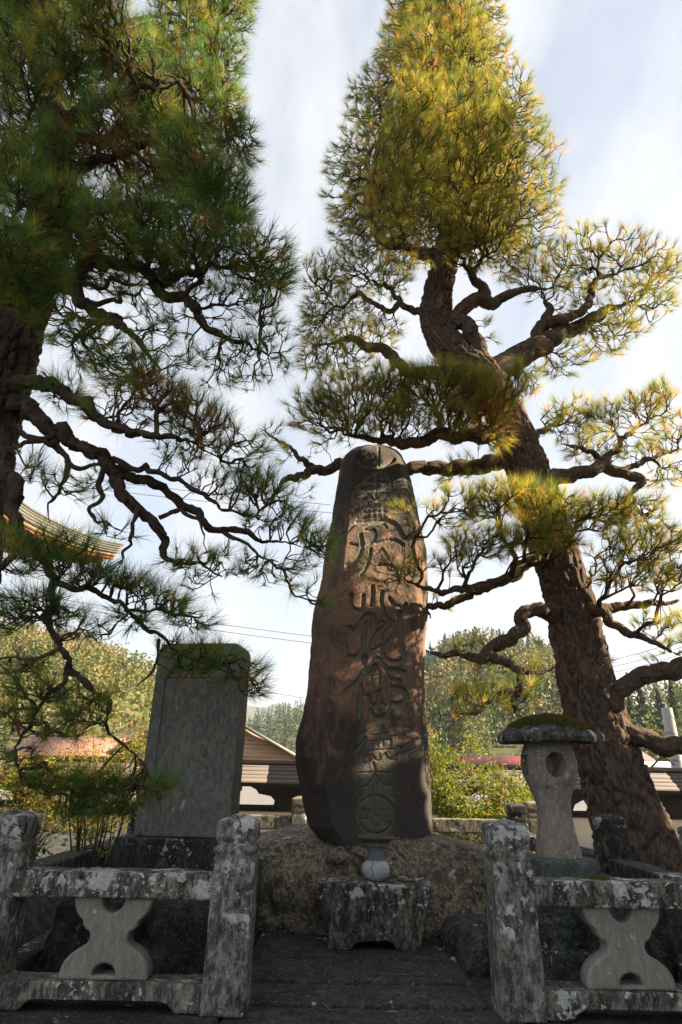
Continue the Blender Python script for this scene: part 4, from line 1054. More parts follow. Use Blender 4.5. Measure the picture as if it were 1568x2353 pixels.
hill('mountain', [(200, 1720), (420, 1640), (520, 1612), (600, 1628), (650, 1622), (700, 1640), (780, 1630), (900, 1600), (1100, 1640), (1300, 1690), (1500, 1720)], 1500, 2600, M['mountain'], seed=5, amp=0.12, z0=-30)

def tree_cloud(r, n, kind):
    """leaf-clump triangles of one tree of unit height: centre, size"""
    if kind == 0:      # conifer
        z = r.uniform(0.08, 1.0, n) ; rad = (1.02 - z) * 0.26 * (0.75 + 0.35 * np.sin(z * 40)) * np.sqrt(r.uniform(0.25, 1, n))
        sz = 0.028 + 0.028 * (1 - z)
    else:
        q = r.normal(size=(n, 3)); q /= np.linalg.norm(q, axis=1, keepdims=True)
        lob = 1 + 0.35 * np.sin(q[:, 0] * 5 + kind) * np.sin(q[:, 1] * 4 + 1.3 * kind) * np.cos(q[:, 2] * 4)
        q *= (lob * r.uniform(0.55, 1, n) ** 0.4)[:, None]
        return np.stack([q[:, 0] * .36, q[:, 1] * .36, 0.55 + q[:, 2] * 0.40], 1), r.uniform(0.025, 0.05, n)
    a = r.uniform(0, 6.283, n)
    return np.stack([rad * np.cos(a), rad * np.sin(a), z], 1), sz
def clumps(pos, size, r):
    n = len(pos); t = r.normal(size=(n, 3)); t /= np.linalg.norm(t, axis=1, keepdims=True); s = np.cross(t, r.normal(size=(n, 3))); s /= np.maximum(np.linalg.norm(s, axis=1, keepdims=True), 1e-6)
    size = np.asarray(size)[:, None]
    V = np.stack([pos - s * size, pos + t * size * 0.7 - s * size * .2, pos + s * size, pos - t * size * 0.7 + s * size * .2], 1)
    return V.reshape(-1, 3), np.arange(4 * n).reshape(-1, 4)
def wood(name, label, H, count, hmin, hmax, seed, per=110, conif=0.5, fmin=0.05, tint=(0.0, 1.0)):
    r = np.random.default_rng(seed); Vs, Ts = [], []; Fs = []; off = 0
    rows, cols = H.shape[:2]
    for k in range(count):
        i = r.uniform(fmin, 0.999) ** 0.8 * (rows - 1); j = r.uniform(0, cols - 1)
        p = H[int(i), int(j)]
        q = H[min(int(i) + 1, rows - 1), min(int(j) + 1, cols - 1)]
        p = p + (q - p) * r.uniform(0, 1)
        h = r.uniform(hmin, hmax); kind = 0 if r.uniform() < conif else r.integers(1, 6)
        pos, sz = tree_cloud(r, per, kind)
        V, F = clumps(pos * h + p, sz * h, r)
        t = (r.uniform(0.0, 0.45) if kind == 0 else r.uniform(0.3, 1.0)) * (tint[1] - tint[0]) + tint[0]
        Vs.append(V); Fs.append(F + off); off += len(V); Ts.append(np.clip(t + r.normal(size=per) * 0.045, 0, 1).repeat(4))
    o = mesh_np(name, np.concatenate(Vs), np.concatenate(Fs), M['forest'], None, False, {'tint': np.concatenate(Ts)})
    tag(o, label, 'woods', None, 'stuff')
wood('woods', 'sunlit yellow-green woods covering the hillside behind the pine branches', HL, 420, 4.5, 8, 1, 190, 0.25, tint=(0.25, 1.0))
wood('woods', 'mixed dark and olive woods covering the hill behind the leaning pine', HR, 480, 9, 14, 2, 190, 0.5)
wood('woods', 'pale woods on the slope beside the utility pole', HF, 170, 6, 10, 3, 170, 0.4, tint=(0.2, 1.0))
wood('woods', 'dark conifer woods on the distant low ridge', HM, 360, 10, 16, 4, 60, 0.9)
def cedar_mesh(seed, n):
    r = np.random.default_rng(seed)
    pos, sz = tree_cloud(r, n, 0)
    V, F = clumps(pos, sz * 0.9, r)
    return V, F, np.clip(r.uniform(0, 0.5, n), 0, 1).repeat(4)
def cedar(label, base, h, src=None, group=None, n=700, name='cedar_tree', seed=3):
    if src is not None:
        o = copy_tree(src); o.location = base; k = h / src['h0']; o.scale = (k, k, k); o.rotation_euler = (0, 0, random.uniform(0, 6)); o['label'] = label; o['group'] = group
        del o['h0']
        return o
    o = empty(name, base, label, 'tree', group)
    V, F, t = cedar_mesh(seed, n)
    mesh_np('crown', V * h + np.array(base), F, M['forest'], o, False, {'tint': t})
    V, F, _ = tube_arrays(np.array([base, (base[0], base[1], base[2] + h * .5), (base[0], base[1], base[2] + h * .96)]), np.array([h * .022, h * .014, h * .003]), 8)
    mesh_np('trunk', V, F, M['twig'], o, True)
    o['h0'] = h
    return o
c1 = None
for k, (u, v, Y, h) in enumerate([(1490, 1700, 105, 9.5), (1462, 1705, 110, 8), (1532, 1705, 100, 8), (1566, 1700, 100, 9), (1512, 1706, 120, 7), (1442, 1702, 118, 6.5)]):
    b = P(u, v, Y); 
    lb = 'dark pointed conifer on the slope beside the utility pole'
    o = cedar(lb, (b.x, Y, b.z), h, c1, 'conifers on the slope')
    if c1 is None: c1 = o
for k, (u, v, Y, h) in enumerate([(1078, 1660, 190, 14), (1040, 1700, 180, 12), (1150, 1640, 210, 13)]):
    b = P(u, v, Y)
    cedar('pale pointed conifer standing out on the wooded hill behind the pine', (b.x, Y, b.z), h, c1, 'conifers on the hill')
del c1['h0']

# ------------------------------------------------------------------ haze
hz = box('haze', (-3200, -300, -45), (3200, 4600, 330), None)
tag(hz, 'thin valley haze between the garden and the mountains', 'haze', None, 'stuff')
hm = bpy.data.materials.new('valley_haze'); hm.use_nodes = True; hm.node_tree.nodes.clear()
pv = hm.node_tree.nodes.new('ShaderNodeVolumePrincipled'); ho_ = hm.node_tree.nodes.new('ShaderNodeOutputMaterial')
pv.inputs['Color'].default_value = (0.80, 0.88, 1.0, 1); pv.inputs['Density'].default_value = 0.00018; pv.inputs['Anisotropy'].default_value = 0.2
hm.node_tree.links.new(pv.outputs['Volume'], ho_.inputs['Volume']); hz.data.materials.append(hm)

# ------------------------------------------------------------------ shrubs
def shrub(name, label, base, stems, H, spread, nleaf, leaf, tint, seed, top_bias=1.0, group=None, curve=0.2):
    r = np.random.default_rng(seed); o = empty(name, base, label, 'shrub', group)
    base = np.array(base); lp = []; ld = []
    for k in range(stems):
        a = r.uniform(0, 6.283); f = math.sqrt(r.uniform()); h = H * r.uniform(.6, 1.05)
        b0 = base + np.array([math.cos(a), math.sin(a), 0]) * spread * 0.35 * f
        tp = base + np.array([math.cos(a), math.sin(a), 0]) * spread * f + np.array([0, 0, h])
        md = (b0 + tp) / 2 + r.normal(size=3) * curve * spread * .4
        pth = spline([b0, md, tp], 14); V, F, _ = tube_arrays(pth, np.linspace(0.010, 0.004, 14), 5)
        mesh_np('stem', V, F, M['twig'], o, True)
        n = nleaf // stems
        # side sprays
        ns = 7
        for s in range(ns):
            t = r.uniform(0.35, 1.0) ** (1 / top_bias); c = pth[int(t * 13)]
            d = r.normal(size=3); d[2] = abs(d[2]) * .4; d /= np.linalg.norm(d)
            L = r.uniform(.12, .3) * spread / .5
            m = n // ns; q = c + d * (r.uniform(.1, 1, m) * L)[:, None] + r.normal(size=(m, 3)) * 0.05 * spread / .5
            lp.append(q); ld.append(d + r.normal(size=(m, 3)) * .7 + np.array([0, 0, -.15]))
    p = np.concatenate(lp); d = np.concatenate(ld); d /= np.linalg.norm(d, axis=1, keepdims=True); n = len(p)
    s = np.cross(d, r.normal(size=(n, 3))); s /= np.linalg.norm(s, axis=1, keepdims=True)
    L = (leaf * r.uniform(.6, 1.2, n))[:, None]
    V = np.stack([p, p + d * L * .45 + s * L * .17, p + d * L, p + d * L * .45 - s * L * .17], 1).reshape(-1, 3)
    lf = mesh_np('leaves', V, np.arange(4 * n).reshape(-1, 4), M['shrub'], o, False, {'tint': np.clip(r.uniform(tint[0], tint[1], n), 0, 1).repeat(4)}); lf['kind'] = 'stuff'
    return o
def at_ground(u, Y, z=-0.4):
    p = P(u, 1850, Y); return (p.x, Y, z)
shrub('nandina', 'leafy yellow-green nandina clump beside the carved monument', at_ground(1060, 11.6), 10, 2.5, .75, 5200, .09, (.1, .85), 1, group='nandina bushes')
shrub('nandina', 'bushy green nandina with golden tips right behind the lantern', at_ground(1140, 11.4), 10, 2.2, .80, 5200, .09, (.1, .9), 2, group='nandina bushes')
shrub('nandina', 'low golden nandina just left of the lantern stem', at_ground(1190, 11.8), 8, 1.75, .6, 3000, .085, (.3, .95), 3, group='nandina bushes')
shrub('nandina', 'small bright green seedling at the right foot of the monument', at_ground(1012, 10.9), 4, 1.25, .3, 500, .08, (.1, .5), 4, group='nandina bushes')
shrub('yellow_shrub', 'yellow-green shrub with reddish tips behind the grey slab', at_ground(300, 12.0), 9, 2.9, 1.2, 3600, .085, (.3, 1.0), 5, group='shrubs behind the slab')
shrub('yellow_shrub', 'golden sunlit shrub behind the hanging pine branches', at_ground(130, 12.5), 9, 2.7, 1.4, 3600, .09, (.3, .95), 6, group='shrubs behind the slab')
shrub('yellow_shrub', 'thin red-tipped shrub behind the lowest pine sprays', at_ground(20, 12.0), 8, 2.3, 1.1, 2500, .085, (.35, 1.0), 7, group='shrubs behind the slab')
shrub('bamboo_grass', 'clump of thin leafy stems growing behind the corner post', (P(70, 1900, 5.4).x, 5.4, 0.38), 12, .62, .34, 900, .06, (0, .5), 8)
shrub('bamboo_grass', 'upright bare brown stems with few leaves beside the slab base', (P(215, 1900, 5.7).x, 5.7, 0.38), 16, .75, .30, 500, .055, (.2, 1), 9)

# ------------------------------------------------------------------ temple hall corner at the far left
def hall():
    ho = empty('temple_hall', (-9.5, 9, -0.4), 'temple hall with sweeping layered eave corner seen behind the pine', 'building')
    path = spline([list(P(*q)) for q in [(284, 1254, 14.2), (232, 1243, 13.8), (180, 1225, 13.2), (130, 1204, 12.5), (60, 1165, 11.3), (0, 1113, 10.2), (-90, 1030, 9.0), (-220, 880, 7.6), (-420, 600, 6.0)]], 60)
    inw = np.array([-1.0, -0.12, 0])
    def strip(name, i0, i1, za, zb, mat, za1=None, zb1=None):
        za1 = za if za1 is None else za1; zb1 = zb if zb1 is None else zb1
        f = np.linspace(1, 0, len(path))[:, None] * 0
        q = [path + inw * i0 + [0, 0, za], path + inw * i1 + [0, 0, za1], path + inw * i1 + [0, 0, zb1], path + inw * i0 + [0, 0, zb]]
        V = np.stack(q, 1).reshape(-1, 3); n = len(path)
        F = [grid_faces(4, n, True), np.array([[3, 2, 1, 0], [4 * n - 4, 4 * n - 3, 4 * n - 2, 4 * n - 1]])]
        mesh_np(name, V, F, mat, ho)
    for k in range(4): strip('eave_layer', 0.02 * k, 0.6, -0.055 * k, -0.055 * k - 0.045, M['copper'])
    strip('eave_board', 0.12, 0.5, -0.22, -0.29, M['palewood'])
    strip('eave_board', 0.18, 0.6, -0.292, -0.38, M['orange'])
    strip('eave_board', 0.42, 0.8, -0.384, -0.44, M['palewood'])
    strip('soffit', 0.5, 2.6, -0.445, -0.50, M['eavewood'], -0.25, -0.32)
    strip('roof_surface', -0.02, 3.0, 0.05, 0.0, M['copper'], 0.62, 0.55)
    strip('roof_surface', 3.0, 6.5, 0.62, 0.55, M['copper'], 3.0, 2.9)
    for k in range(2, 46):
        p = path[k] + np.array([0, 0, -0.52]); a = p + inw * 0.55; b = p + inw * 2.4 + [0, 0, 0.18]
        V, F, _ = tube_arrays(np.array([a, b]), np.array([.055, .055]), 4); mesh_np('rafter', V, F, M['palewood'], ho)
    z0 = -0.4
    zt = path[20][2] - 0.1
    box('wall', (-13.5, 3.0, z0), (-8.0, 12.6, zt), M['eavewood'], ho)
    for y in (4, 6.8, 9.6, 12.4):
        V, F, _ = tube_arrays(np.array([(-7.9, y, z0), (-7.9, y, zt)]), np.array([.2, .2]), 14); mesh_np('column', V, F, M['eavewood'], ho, True)
hall()

# ------------------------------------------------------------------ unseen cedars and oaks added right of the camera to shade the view
c2 = None
for k, (x, y, h) in enumerate([(12.5, 1.2, 22), (11.5, -1.2, 19), (14.5, -0.4, 23), (12.0, -4.0, 18), (10.5, -7.0, 17)]):
    o = cedar('unseen dense cedar added right of the camera to shade the foreground', (x, y, -0.4), h, c2, 'unseen cedars added for shade', 5200, 'cedar_tree', 9)
    if c2 is None: c2 = o
del c2['h0']
def round_tree(b, zc, rad, label, seed):
    o = empty('shade_oak', b, label, 'tree')  # added tree out of view, its crown shaped to block the sun
    n = 5000; r = np.random.default_rng(seed); pos, sz = tree_cloud(r, n, 3)
    q = (pos - np.array([0, 0, .55])) / np.array([.36, .36, .40])
    V, F = clumps(q * np.array(rad) + np.array([b[0], b[1], zc]), sz * 7.5, r)
    mesh_np('crown', V, F, M['forest'], o, False, {'tint': np.clip(r.uniform(0, .5, n), 0, 1).repeat(4)})
    V, F, _ = tube_arrays(np.array([b, (b[0], b[1], zc * .4), (b[0] + .2, b[1], zc)]), np.array([.3, .22, .12]), 12)
    mesh_np('trunk', V, F, M['bark_dark'], o, True, {'plate': _})
round_tree((12.5, 3.7, -0.4), 12.3, (1.9, 1.75, 2.4), 'unseen oak added with a high round crown to shade the upper monument', 12)
round_tree((11.0, 4.8, -0.4), 4.7, (1.5, 1.22, 2.75), 'unseen low round oak added to shade the lantern and lower monument', 13)

# ------------------------------------------------------------------ pine trees
def limb_path(pts, scale_step=0.05):
    """pts: (u, v, Y, r_px) -> path (n,3), radii (n,)"""
    A = np.array([list(P(u, v, Y)) + [r * px(u, v, Y)] for u, v, Y, r in pts])
    L = np.linalg.norm(np.diff(A[:, :3], axis=0), axis=1).sum()
    n = max(8, int(L / scale_step))
    B = spline(A, n)
    return B[:, :3], np.maximum(B[:, 3], 0.006)
def crook(path, rad, seed):
    n = len(path); s = np.concatenate(([0], np.cumsum(np.linalg.norm(np.diff(path, axis=0), axis=1))))[:, None]
    rm = float(np.median(rad)); f1 = min(max(0.30 / rm, 2.5), 8.0); f2 = min(max(0.8 / rm, 6.0), 18.0)
    d = np.stack([fbm(np.hstack([s * f1, s * 0 + seed, s * 0 + k]), 2, seed + k) + 0.45 * vnoise(np.hstack([s * f2, s * 0 + seed, s * 0 + k + 5]), seed + k) for k in range(3)], 1)
    ends = np.minimum(1, np.minimum(np.arange(n), n - 1 - np.arange(n)) / 6.0)[:, None]
    return path + d * np.minimum(rad * 0.55 + 0.022, 0.07)[:, None] * ends

DENS = 1.0
def sample_pad(p, r):
    u, v, Y, ru, rv, rd, dens = p
    c = np.array(P(u, v, Y)); m = px(u, v, Y)
    a, b = ru * m, rv * m
    vol = 4 / 3 * math.pi * a * b * rd
    n = max(4, int(vol * dens * DENS * r.uniform(0.55, 1.45)))
    q = r.normal(size=(n, 3)); q /= np.linalg.norm(q, axis=1, keepdims=True); q *= (r.uniform(0, 1, n) ** 0.42)[:, None]
    Xa = np.array(Rv); Za = np.array(Uv); Ya = np.array([0, 1.0, 0])
    # pads are flatter below
    return c + q[:, :1] * a * Xa + q[:, 1:2] * b * Za + q[:, 2:3] * rd * Ya, c

def build_pine(name, label, base, trunk, limbs, pads, seed, bark, needle_mat, nlen, nper, bud=0.3, brown=None, trunk_ns=110, needle_w=0.0034, spacing=0.056, brownness=0.08, lscale=1.0):
    r = np.random.default_rng(seed)
    tree = empty(name, base, label, 'tree', 'pine trees')
    tp, tr = limb_path(trunk, 0.028)
    V, F, pl = tube_arrays(tp, tr, trunk_ns, bark=0.046, cell=(0.075, 0.26), seed=seed)
    mesh_np('trunk', V, F, M['bark'] if seed != 2 else M['bark_dark'], tree, True, {'plate': pl})
    SK = [tp[::4]]; SKr = [tr[::4]]
    for k, lb in enumerate(limbs):
        p_, r_ = limb_path(lb, 0.025)
        r_ = r_ * lscale
        p_ = crook(p_, r_, seed * 50 + k)
        r_ = r_ * (1 + 0.08 * fbm(np.hstack([np.arange(len(r_))[:, None] * 0.35, np.full((len(r_), 2), k + 0.5)]), 2, k + 70)) * np.interp(np.arange(len(r_)) / len(r_), [0, .75, 1], [1, 1, .45])
        ns = int(np.clip(r_.max() * 260, 9, 44))
        V, F, pl = tube_arrays(p_, r_, ns, bark=float(min(0.020, r_.max() * 0.30)), cell=(0.05, 0.12), seed=seed + k)
        mesh_np('limb', V, F, M['bark'] if seed != 2 else M['bark_dark'], tree, True, {'plate': pl})
        SK.append(p_[::3]); SKr.append(r_[::3])
    SK = np.concatenate(SK); SKr = np.concatenate(SKr)
    # attraction points
    kd0 = kdtree.KDTree(len(SK))
    for i, q in enumerate(SK): kd0.insert(q, i)
    kd0.balance()
    pts = []; cents = []
    for p in pads:
        q, c = sample_pad(p, r)
        pts.append(q); cents.append(np.repeat(c[None, :], len(q), 0))
        co, i, d = kd0.find(c)
        m = int(d / 0.13)
        if m > 1:
            t = (np.arange(1, m) / m)[:, None]
            br = SK[i] * (1 - t) + c * t + r.normal(size=(m - 1, 3)) * 0.045
            pts.append(br); cents.append(np.repeat(c[None, :], m - 1, 0))
    pts = np.concatenate(pts); cents = np.concatenate(cents)
    # thin out to a minimum spacing
    cell = np.floor(pts / spacing).astype(np.int64)
    _, ui = np.unique(cell, axis=0, return_index=True)
    pts = pts[ui]; cents = cents[ui]
    ns_ = len(SK); A = np.concatenate([SK, pts]); N = len(A)
    kd = kdtree.KDTree(N)
    for i, q in enumerate(A): kd.insert(q, i)
    kd.balance()
    dist = np.full(N, 1e9); par = np.full(N, -1, int); done = np.zeros(N, bool)
    dist[:ns_] = 0
    rnd = r.uniform(0.75, 1.5, N)
    h = [(0.0, i) for i in range(ns_)]
    heapq.heapify(h)
    while h:
        d, i = heapq.heappop(h)
        if done[i]: continue
        done[i] = True
        for co, j, l in kd.find_n(A[i], 11):
            if done[j] or l > 0.6: continue
            nd = d + l ** 1.35 * rnd[j] + 0.012
            if nd < dist[j]:
                dist[j] = nd; par[j] = i; heapq.heappush(h, (nd, j))
    ok = (par >= 0)
    order = np.argsort(-dist)
    cnt = np.zeros(N); nch = np.zeros(N, int)
    for i in order:
        if par[i] >= 0:
            if nch[i] == 0: cnt[i] = 1
            cnt[par[i]] += cnt[i]; nch[par[i]] += 1
    idx = np.nonzero(ok)[0]
    a = A[par[idx]]; b = A[idx]
    rad_b = np.minimum(0.0042 * np.maximum(cnt[idx], 1) ** 0.44, 0.05)
    pa = par[idx]
    rad_a = np.where(pa < ns_, np.minimum(rad_b * 1.35, np.maximum(SKr[np.minimum(pa, ns_ - 1)], 0.005)), np.minimum(0.0042 * np.maximum(cnt[pa], 1) ** 0.44, rad_b * 1.6))
    mid = (a + b) / 2 + r.normal(size=a.shape) * (np.linalg.norm(b - a, axis=1) * 0.10)[:, None]
    a0 = np.concatenate([a, mid]); b0 = np.concatenate([mid, b])
    rm = (rad_a + rad_b) / 2
    ra0 = np.concatenate([rad_a, rm]); rb0 = np.concatenate([rm, rad_b])
    T = b0 - a0; L = np.maximum(np.linalg.norm(T, axis=1, keepdims=True), 1e-6); T /= L
    a0 = a0 - T * 0.25 * ra0[:, None]
    ref = np.where(np.abs(T[:, 2:3]) > 0.9, np.array([[1.0, 0, 0]]), np.array([[0, 0, 1.0]]))
    X = np.cross(T, ref); X /= np.linalg.norm(X, axis=1, keepdims=True); Yv = np.cross(T, X)
    K = 3; Vt = []
    for ring, rr in ((a0, ra0), (b0, rb0)):
        for k in range(K):
            an = 2 * math.pi * k / K
            Vt.append(ring + (X * math.cos(an) + Yv * math.sin(an)) * rr[:, None])
    Vt = np.stack(Vt, 1)                                   # (m, 6, 3)
    m = len(Vt); o8 = (np.arange(m) * 6)[:, None]
    Ft = np.concatenate([o8 + np.array([[k, (k + 1) % K, K + (k + 1) % K, K + k]]) for k in range(K)])
    crown = empty('crown', (0, 0, 0)); crown.parent = tree
    tw = mesh_np('twigs', Vt.reshape(-1, 3), Ft, M['twig'], crown, True); tw['kind'] = 'stuff'
    # needle tufts
    lv = idx[nch[idx] == 0]
    extra = idx[(nch[idx] == 1) & (cnt[idx] <= 3) & (r.uniform(size=len(idx)) < 0.55)]
    tips = np.concatenate([lv, extra])
    tpnt = A[tips]; tdir = A[tips] - A[par[tips]]; tdir /= np.maximum(np.linalg.norm(tdir, axis=1, keepdims=True), 1e-6)
    oc = tpnt - cents[np.maximum(tips - ns_, 0)]; oc /= np.maximum(np.linalg.norm(oc, axis=1, keepdims=True), 1e-6)
    D = tdir * 0.8 + oc * 0.5 + np.array([0, 0, 0.75]) + r.normal(size=tpnt.shape) * 0.25
    D /= np.linalg.norm(D, axis=1, keepdims=True)
    nt = len(tips); kk = nper
    base_t = r.uniform(0.05, 0.70, nt)
    bm_ = r.uniform(size=nt) < brownness
    if brown is not None:
        for (bu, bv, bY, brad) in brown:
            c = np.array(P(bu, bv, bY)); bm_ |= (np.linalg.norm(tpnt - c, axis=1) < brad) & (r.uniform(size=nt) < 0.62)
    base_t = np.where(bm_, r.uniform(0.78, 1.0, nt), base_t)
    Dn = np.repeat(D, kk, 0); O = np.repeat(tpnt, kk, 0); n = len(O)
    jit = r.normal(size=(n, 3)); jit /= np.linalg.norm(jit, axis=1, keepdims=True)
    nd = Dn + jit * r.uniform(0.25, 1.0, n)[:, None]; nd /= np.linalg.norm(nd, axis=1, keepdims=True)
    O = O + Dn * r.uniform(-0.045, 0.03, n)[:, None]
    ln = nlen * r.uniform(0.65, 1.15, n)
    sd = np.cross(nd, r.normal(size=(n, 3))); sd /= np.maximum(np.linalg.norm(sd, axis=1, keepdims=True), 1e-6)
    tipv = O + nd * ln[:, None]; tipv[:, 2] -= 0.06 * ln * r.uniform(0, 1, n)
    Vn = np.stack([O - sd * needle_w / 2, O + sd * needle_w / 2, tipv + sd * needle_w * 0.18], 1).reshape(-1, 3)
    tint = np.clip(np.repeat(base_t, kk) + r.normal(size=n) * 0.07, 0, 1)
    nm = mesh_np('needles', Vn, np.arange(3 * n).reshape(-1, 3), M[needle_mat], crown, False, {'tint': np.repeat(tint, 3)}); nm['kind'] = 'stuff'
    # buds
    bi = np.nonzero(r.uniform(size=nt) < bud)[0]
    if len(bi):
        Ob = tpnt[bi]; Db = D[bi]; X = np.cross(Db, [0.3, 0.5, 0.81]); X /= np.linalg.norm(X, axis=1, keepdims=True); Yb = np.cross(Db, X)
        sz = r.uniform(0.006, 0.012, len(bi))[:, None]
        vs_ = [Ob - Db * sz * 0.5] + [Ob + Db * sz * 0.8 + (X * math.cos(t) + Yb * math.sin(t)) * sz for t in (0, 1.256, 2.513, 3.77, 5.027)] + [Ob + Db * sz * 3.6]
        Vb = np.stack(vs_, 1); o7 = (np.arange(len(bi)) * 7)[:, None]
        Fb = np.concatenate([o7 + np.array([[0, 1 + (k + 1) % 5, 1 + k]]) for k in range(5)] + [o7 + np.array([[6, 1 + k, 1 + (k + 1) % 5]]) for k in range(5)])
        b_ = mesh_np('buds', Vb.reshape(-1, 3), Fb, M['bud'], crown, False, {'tint': np.repeat(r.uniform(0, 1, len(bi)), 7)}); b_['kind'] = 'stuff'
    print(name, 'pts', len(pts), 'tufts', nt, 'needles', n, 'twigs', m)
    return tree

